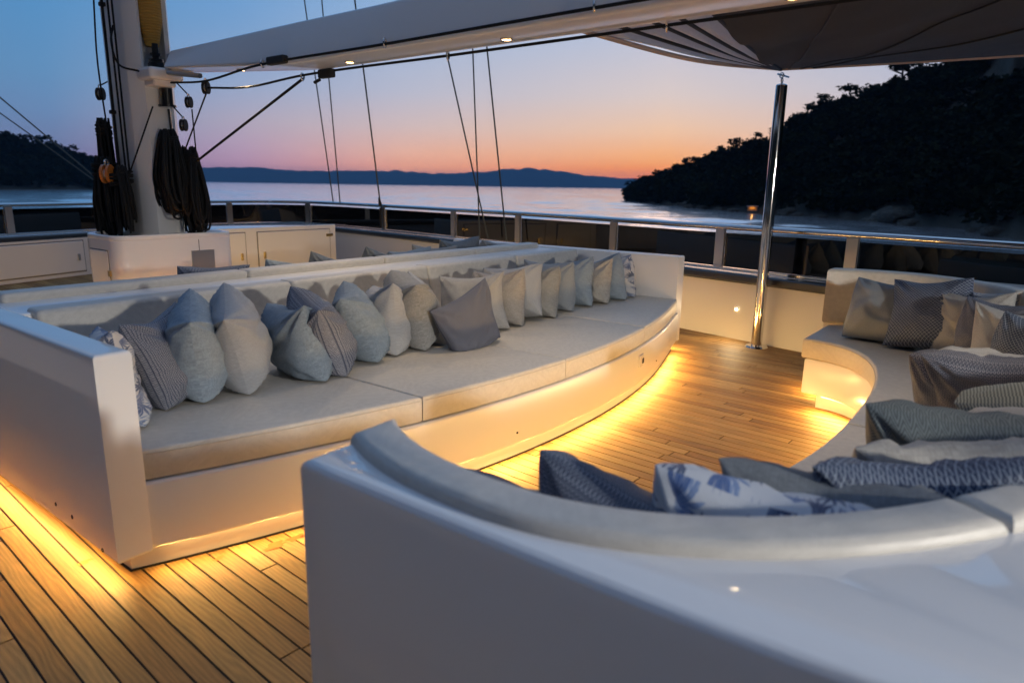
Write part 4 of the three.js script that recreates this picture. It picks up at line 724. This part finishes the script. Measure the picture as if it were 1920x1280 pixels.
block('small black block high on the front edge of the mast', W(7.06, MV - 0.22, 2.22), 1.3, M.blackMatte, W(7.0, MV - 0.12, 2.36));
// boom
const BV = 3.17, B0 = 2.245;
{
  const t = thing('boom', 'white boom running aft from the mast with small lit lamps below', 'boom');
  const s = new THREE.Shape(), w = 0.155, hgt = 0.285, k = 0.075; s.moveTo(-w + 0.03, 0); s.lineTo(w - 0.03, 0); s.quadraticCurveTo(w, 0, w - 0.006, 0.03); s.lineTo(k + 0.012, hgt - 0.03); s.quadraticCurveTo(k, hgt, k - 0.03, hgt); s.lineTo(-k + 0.03, hgt); s.quadraticCurveTo(-k, hgt, -k - 0.012, hgt - 0.03); s.lineTo(-w + 0.006, 0.03); s.quadraticCurveTo(-w, 0, -w + 0.03, 0);
  const g = new THREE.ExtrudeGeometry(s, { depth: 11.5, steps: 46, bevelEnabled: false, curveSegments: 6 }), p = g.attributes.position;
  for (let i = 0; i < p.count; i++) { const u = 5.98 - p.getZ(i), taper = Math.max(0, (u - 4.3) / 1.7), y = p.getY(i) / hgt; p.setXYZ(i, BV + p.getX(i), B0 + y * (hgt + 0.035 * Math.max(0, 3.5 - u) / 3) + taper * 0.12 * (1 - y) - taper * 0.015 * y, -u); }
  g.computeVertexNormals(); part(t, 'spar', toCreasedNormals(g, 0.5), M.paint);
  for (const u of [5.12, 3.83, 2.50, 0.97, -0.5]) {
    const taper = Math.max(0, (u - 4.3) / 1.7), y = B0 + taper * 0.12, c = part(t, 'lamp', new THREE.CylinderGeometry(0.024, 0.024, 0.006, 20).translate(BV + 0.02, y - 0.004, -u), M.lamp);
    part(c, 'lamp_ring', new THREE.TorusGeometry(0.031, 0.006, 8, 24).rotateX(Math.PI / 2).translate(BV + 0.02, y - 0.003, -u), M.steel);
    const l = new THREE.SpotLight(rgb(1, 0.72, 0.4), 2.6, 0, 1.2, 1, 2); l.position.set(BV + 0.02, y - 0.014, -u); l.target.position.set(BV + 0.02, 0, -u); l.castShadow = true; l.shadow.radius = 1.2; l.name = 'boom_light'; scene.add(l, l.target);
  }
  part(t, 'gooseneck', merge([rod(W(5.95, BV, 2.42), W(6.35, BV, 2.36), 0.035, 12), box(6.0, BV, 2.42, 0.06, 0.2, 0.14, 0.01)]), M.satin);
  part(t, 'steel_plate', merge([rod(W(5.98, BV - 0.12, 2.33), W(5.6, BV - 0.05, 2.285), 0.02, 8)]), M.satin);
  for (const [u, v, y] of [[3.28, BV - 0.165, 2.275], [3.05, BV + 0.14, 2.225], [1.83, BV - 0.165, 2.285], [1.60, BV + 0.14, 2.225], [4.55, BV - 0.165, 2.27], [4.5, BV + 0.13, 2.215]]) part(t, 'eye', new THREE.TorusGeometry(0.024, 0.0065, 8, 18).rotateY(0.5).translate(v, y, -u), M.steel);
  part(t, 'rope_clutch', merge([box(4.37, BV - 0.17, 2.275, 0.20, 0.05, 0.055, 0.012)]), M.blackMatte);
  part(t, 'rope_clutch', merge([box(4.22, BV + 0.13, 2.215, 0.15, 0.05, 0.06, 0.012), rod(W(4.3, BV + 0.13, 2.18), W(4.36, BV + 0.13, 2.165), 0.012, 8)]), M.blackMatte);
}
meshThing('reefing_line', tube([W(5.95, BV - 0.12, 2.25), W(5.4, BV - 0.13, 2.22), W(4.6, BV - 0.17, 2.262), W(3.3, BV - 0.175, 2.265), W(1.8, BV - 0.175, 2.275), W(-3, BV - 0.175, 2.285)], 0.0085, 80, 7), M.rope, 'black line along the near lower edge of the boom', 'rope', 'lines along the boom');
meshThing('reefing_line', tube([W(5.62, BV, 2.2), W(5.1, BV + 0.05, 2.175), W(4.5, BV + 0.13, 2.225), W(3.0, BV + 0.155, 2.23), W(1.6, BV + 0.155, 2.232), W(-3, BV + 0.155, 2.235)], 0.0085, 80, 7), M.rope, 'black line along the far lower edge of the boom', 'rope', 'lines along the boom');
meshThing('vang_line', rod(W(4.5, BV + 0.13, 2.2), W(6.1, BV + 0.12, 1.62), 0.0105, 8), M.rope, 'taut black line running from boom down to the mast', 'rope');
meshThing('vang_line', rod(W(5.62, BV, 2.16), W(6.2, BV + 0.08, 1.72), 0.007, 8), M.rope, 'short black line from the hanging block down to the mast', 'rope');
meshThing('vang_line', rod(W(6.02, BV + 0.08, 2.06), W(6.12, BV + 0.14, 1.66), 0.006, 8), M.rope, 'thin upright black line below the gooseneck block', 'rope');
meshThing('vang_line', rod(W(6.3, MV - 0.12, 2.08), W(6.52, MV - 0.28, 1.5), 0.007, 8), M.rope, 'slanting black line across the aft face of the mast', 'rope');
// shrouds and stays beyond the boom
[
  [[10.87, 8.09, 4.58], [10.36, 8.13, 1.12], 0.011, 'leftmost thin shroud beyond the boom'], [[10.62, 8.27, 4.59], [10.34, 8.27, 1.1], 0.011, 'shroud second from the left beyond the boom'], [[9.32, 7.91, 4.34], [9.21, 8.24, 1.1], 0.013, 'shroud landing in a black boot on the handrail'],
  [[6.92, 7.49, 3.22], [6.3, 7.66, 0.72], 0.011, 'slanting shroud crossing another near the middle'], [[6.5, 7.55, 3.26], [6.23, 7.40, 0.66], 0.010, 'upright shroud crossed by the slanting one'], [[6.28, 7.59, 3.25], [5.84, 7.51, 0.70], 0.011, 'rightmost shroud right of the upright one'],
  [[16.1, 4.93, 2.94], [14.6, 6.25, 1.1], 0.014, 'upper stay crossing the island on the left'], [[16.05, 4.88, 2.65], [14.7, 6.3, 1.08], 0.012, 'lower stay crossing the island on the left'],
].forEach(([a, b, r, label]) => { const A = W(...a), Bp = W(...b), d = A.clone().sub(Bp); meshThing('shroud', rod(Bp, A.clone().addScaledVector(d, 1.6), r, 8), M.wire, label, 'wire', 'standing rigging wires'); });
meshThing('shroud_boot', merge([rod(W(9.21, 8.24, 1.085), W(9.22, 8.22, 1.22), 0.035, 10, 0.015), rod(W(9.21, 8.24, 0.7), W(9.21, 8.24, 1.05), 0.02, 10)]), M.blackMatte, 'black boot at the foot of a shroud on the handrail', 'fitting');

// ------------------------------------------------------------------ lockers forward
{
  const t = thing('deck_locker', 'white deck locker with two doors by the far glass railing', 'locker');
  part(t, 'body', metreUV(slab([[8.9, 4.6], [8.9, 7.0], [9.9, 7.0], [9.9, 4.6]], 0.002, 0.82, 0.012)), M.gelcoat);
  for (const [v0, v1, hinge] of [[4.75, 5.42, 0], [5.62, 6.88, 1]]) {
    const d = part(t, 'door', new RoundedBoxGeometry(v1 - v0, 0.66, 0.02, 3, 0.009).translate((v0 + v1) / 2, 0.42, -8.892), M.gelcoat);
    part(d, 'gasket', new THREE.BoxGeometry(v1 - v0 + 0.022, 0.682, 0.008).translate((v0 + v1) / 2, 0.42, -8.898), M.gasket);
    part(d, 'latch', new RoundedBoxGeometry(0.035, 0.10, 0.02, 2, 0.006).translate(hinge ? v0 + 0.09 : v1 - 0.07, 0.42, -8.876), M.brass);
    if (hinge) for (const h of [0.18, 0.66]) part(d, 'hinge', new THREE.BoxGeometry(0.12, 0.04, 0.016).translate(v1 - 0.01, h, -8.878), M.brass);
  }
}
{
  const t = thing('bulwark_locker', 'white locker front with rounded doors at the left edge', 'locker');
  const i0 = railNear(12.0, 4.6), yaw = 0.29;
  const put = (g, s, h, off) => g.rotateY(yaw).translate(0, h, 0).translate(4.1 + s * Math.cos(yaw), 0, -11.72 - s * Math.sin(yaw) * -1 + off * Math.cos(yaw));
  const place = (g, s, h, off) => { g.rotateY(-yaw * -1); return g.translate(4.1 + s * Math.cos(yaw) + off * Math.sin(yaw), h, -(11.66 + s * Math.sin(yaw) - off * Math.cos(yaw))); };
  part(t, 'face', place(new THREE.BoxGeometry(3.6, 0.575, 0.04), 0.2, 0.29, 0), M.gelcoat);
  for (const [s, w] of [[-0.35, 1.3], [0.72, 0.62], [1.5, 0.62]]) {
    const d = part(t, 'door', place(new RoundedBoxGeometry(w, 0.46, 0.03, 4, 0.012), s, 0.30, 0.028), M.gelcoat);
    part(d, 'gasket', place(new THREE.BoxGeometry(w + 0.03, 0.49, 0.008), s, 0.30, 0.022), M.gasket);
    part(d, 'latch', place(new RoundedBoxGeometry(0.04, 0.10, 0.02, 2, 0.006), s + w / 2 - 0.1, 0.29, 0.05), M.satin);
  }
}
// step light in the bulwark
{
  const i = railNear(2.22, 6.78), n = inboard[i], p = railS[i].clone().addScaledVector(n, 0.185); p.y = 0.30;
  const t = thing('step_light', 'small round step light glowing in the white bulwark', 'light');
  const q = new THREE.Quaternion().setFromUnitVectors(new THREE.Vector3(0, 1, 0), n), put = (g, d) => g.applyQuaternion(q).translate(p.x + n.x * d, p.y, p.z + n.z * d);
  part(t, 'lamp_lens', put(new THREE.CylinderGeometry(0.014, 0.014, 0.006, 16), 0.006), M.stepLamp);
  part(t, 'bezel', put(new THREE.TorusGeometry(0.022, 0.006, 8, 22).rotateX(Math.PI / 2), 0.003), M.steel);
  const l = new THREE.SpotLight(rgb(1, 0.74, 0.4), 1.0, 0, 1.2, 0.7, 2); l.position.copy(p).addScaledVector(n, 0.02); l.target.position.copy(p).addScaledVector(n, 1).setY(-0.35); l.castShadow = true; l.shadow.radius = 0.8; l.name = 'step_lamp'; scene.add(l, l.target);
}

renderer.render(scene, camera);
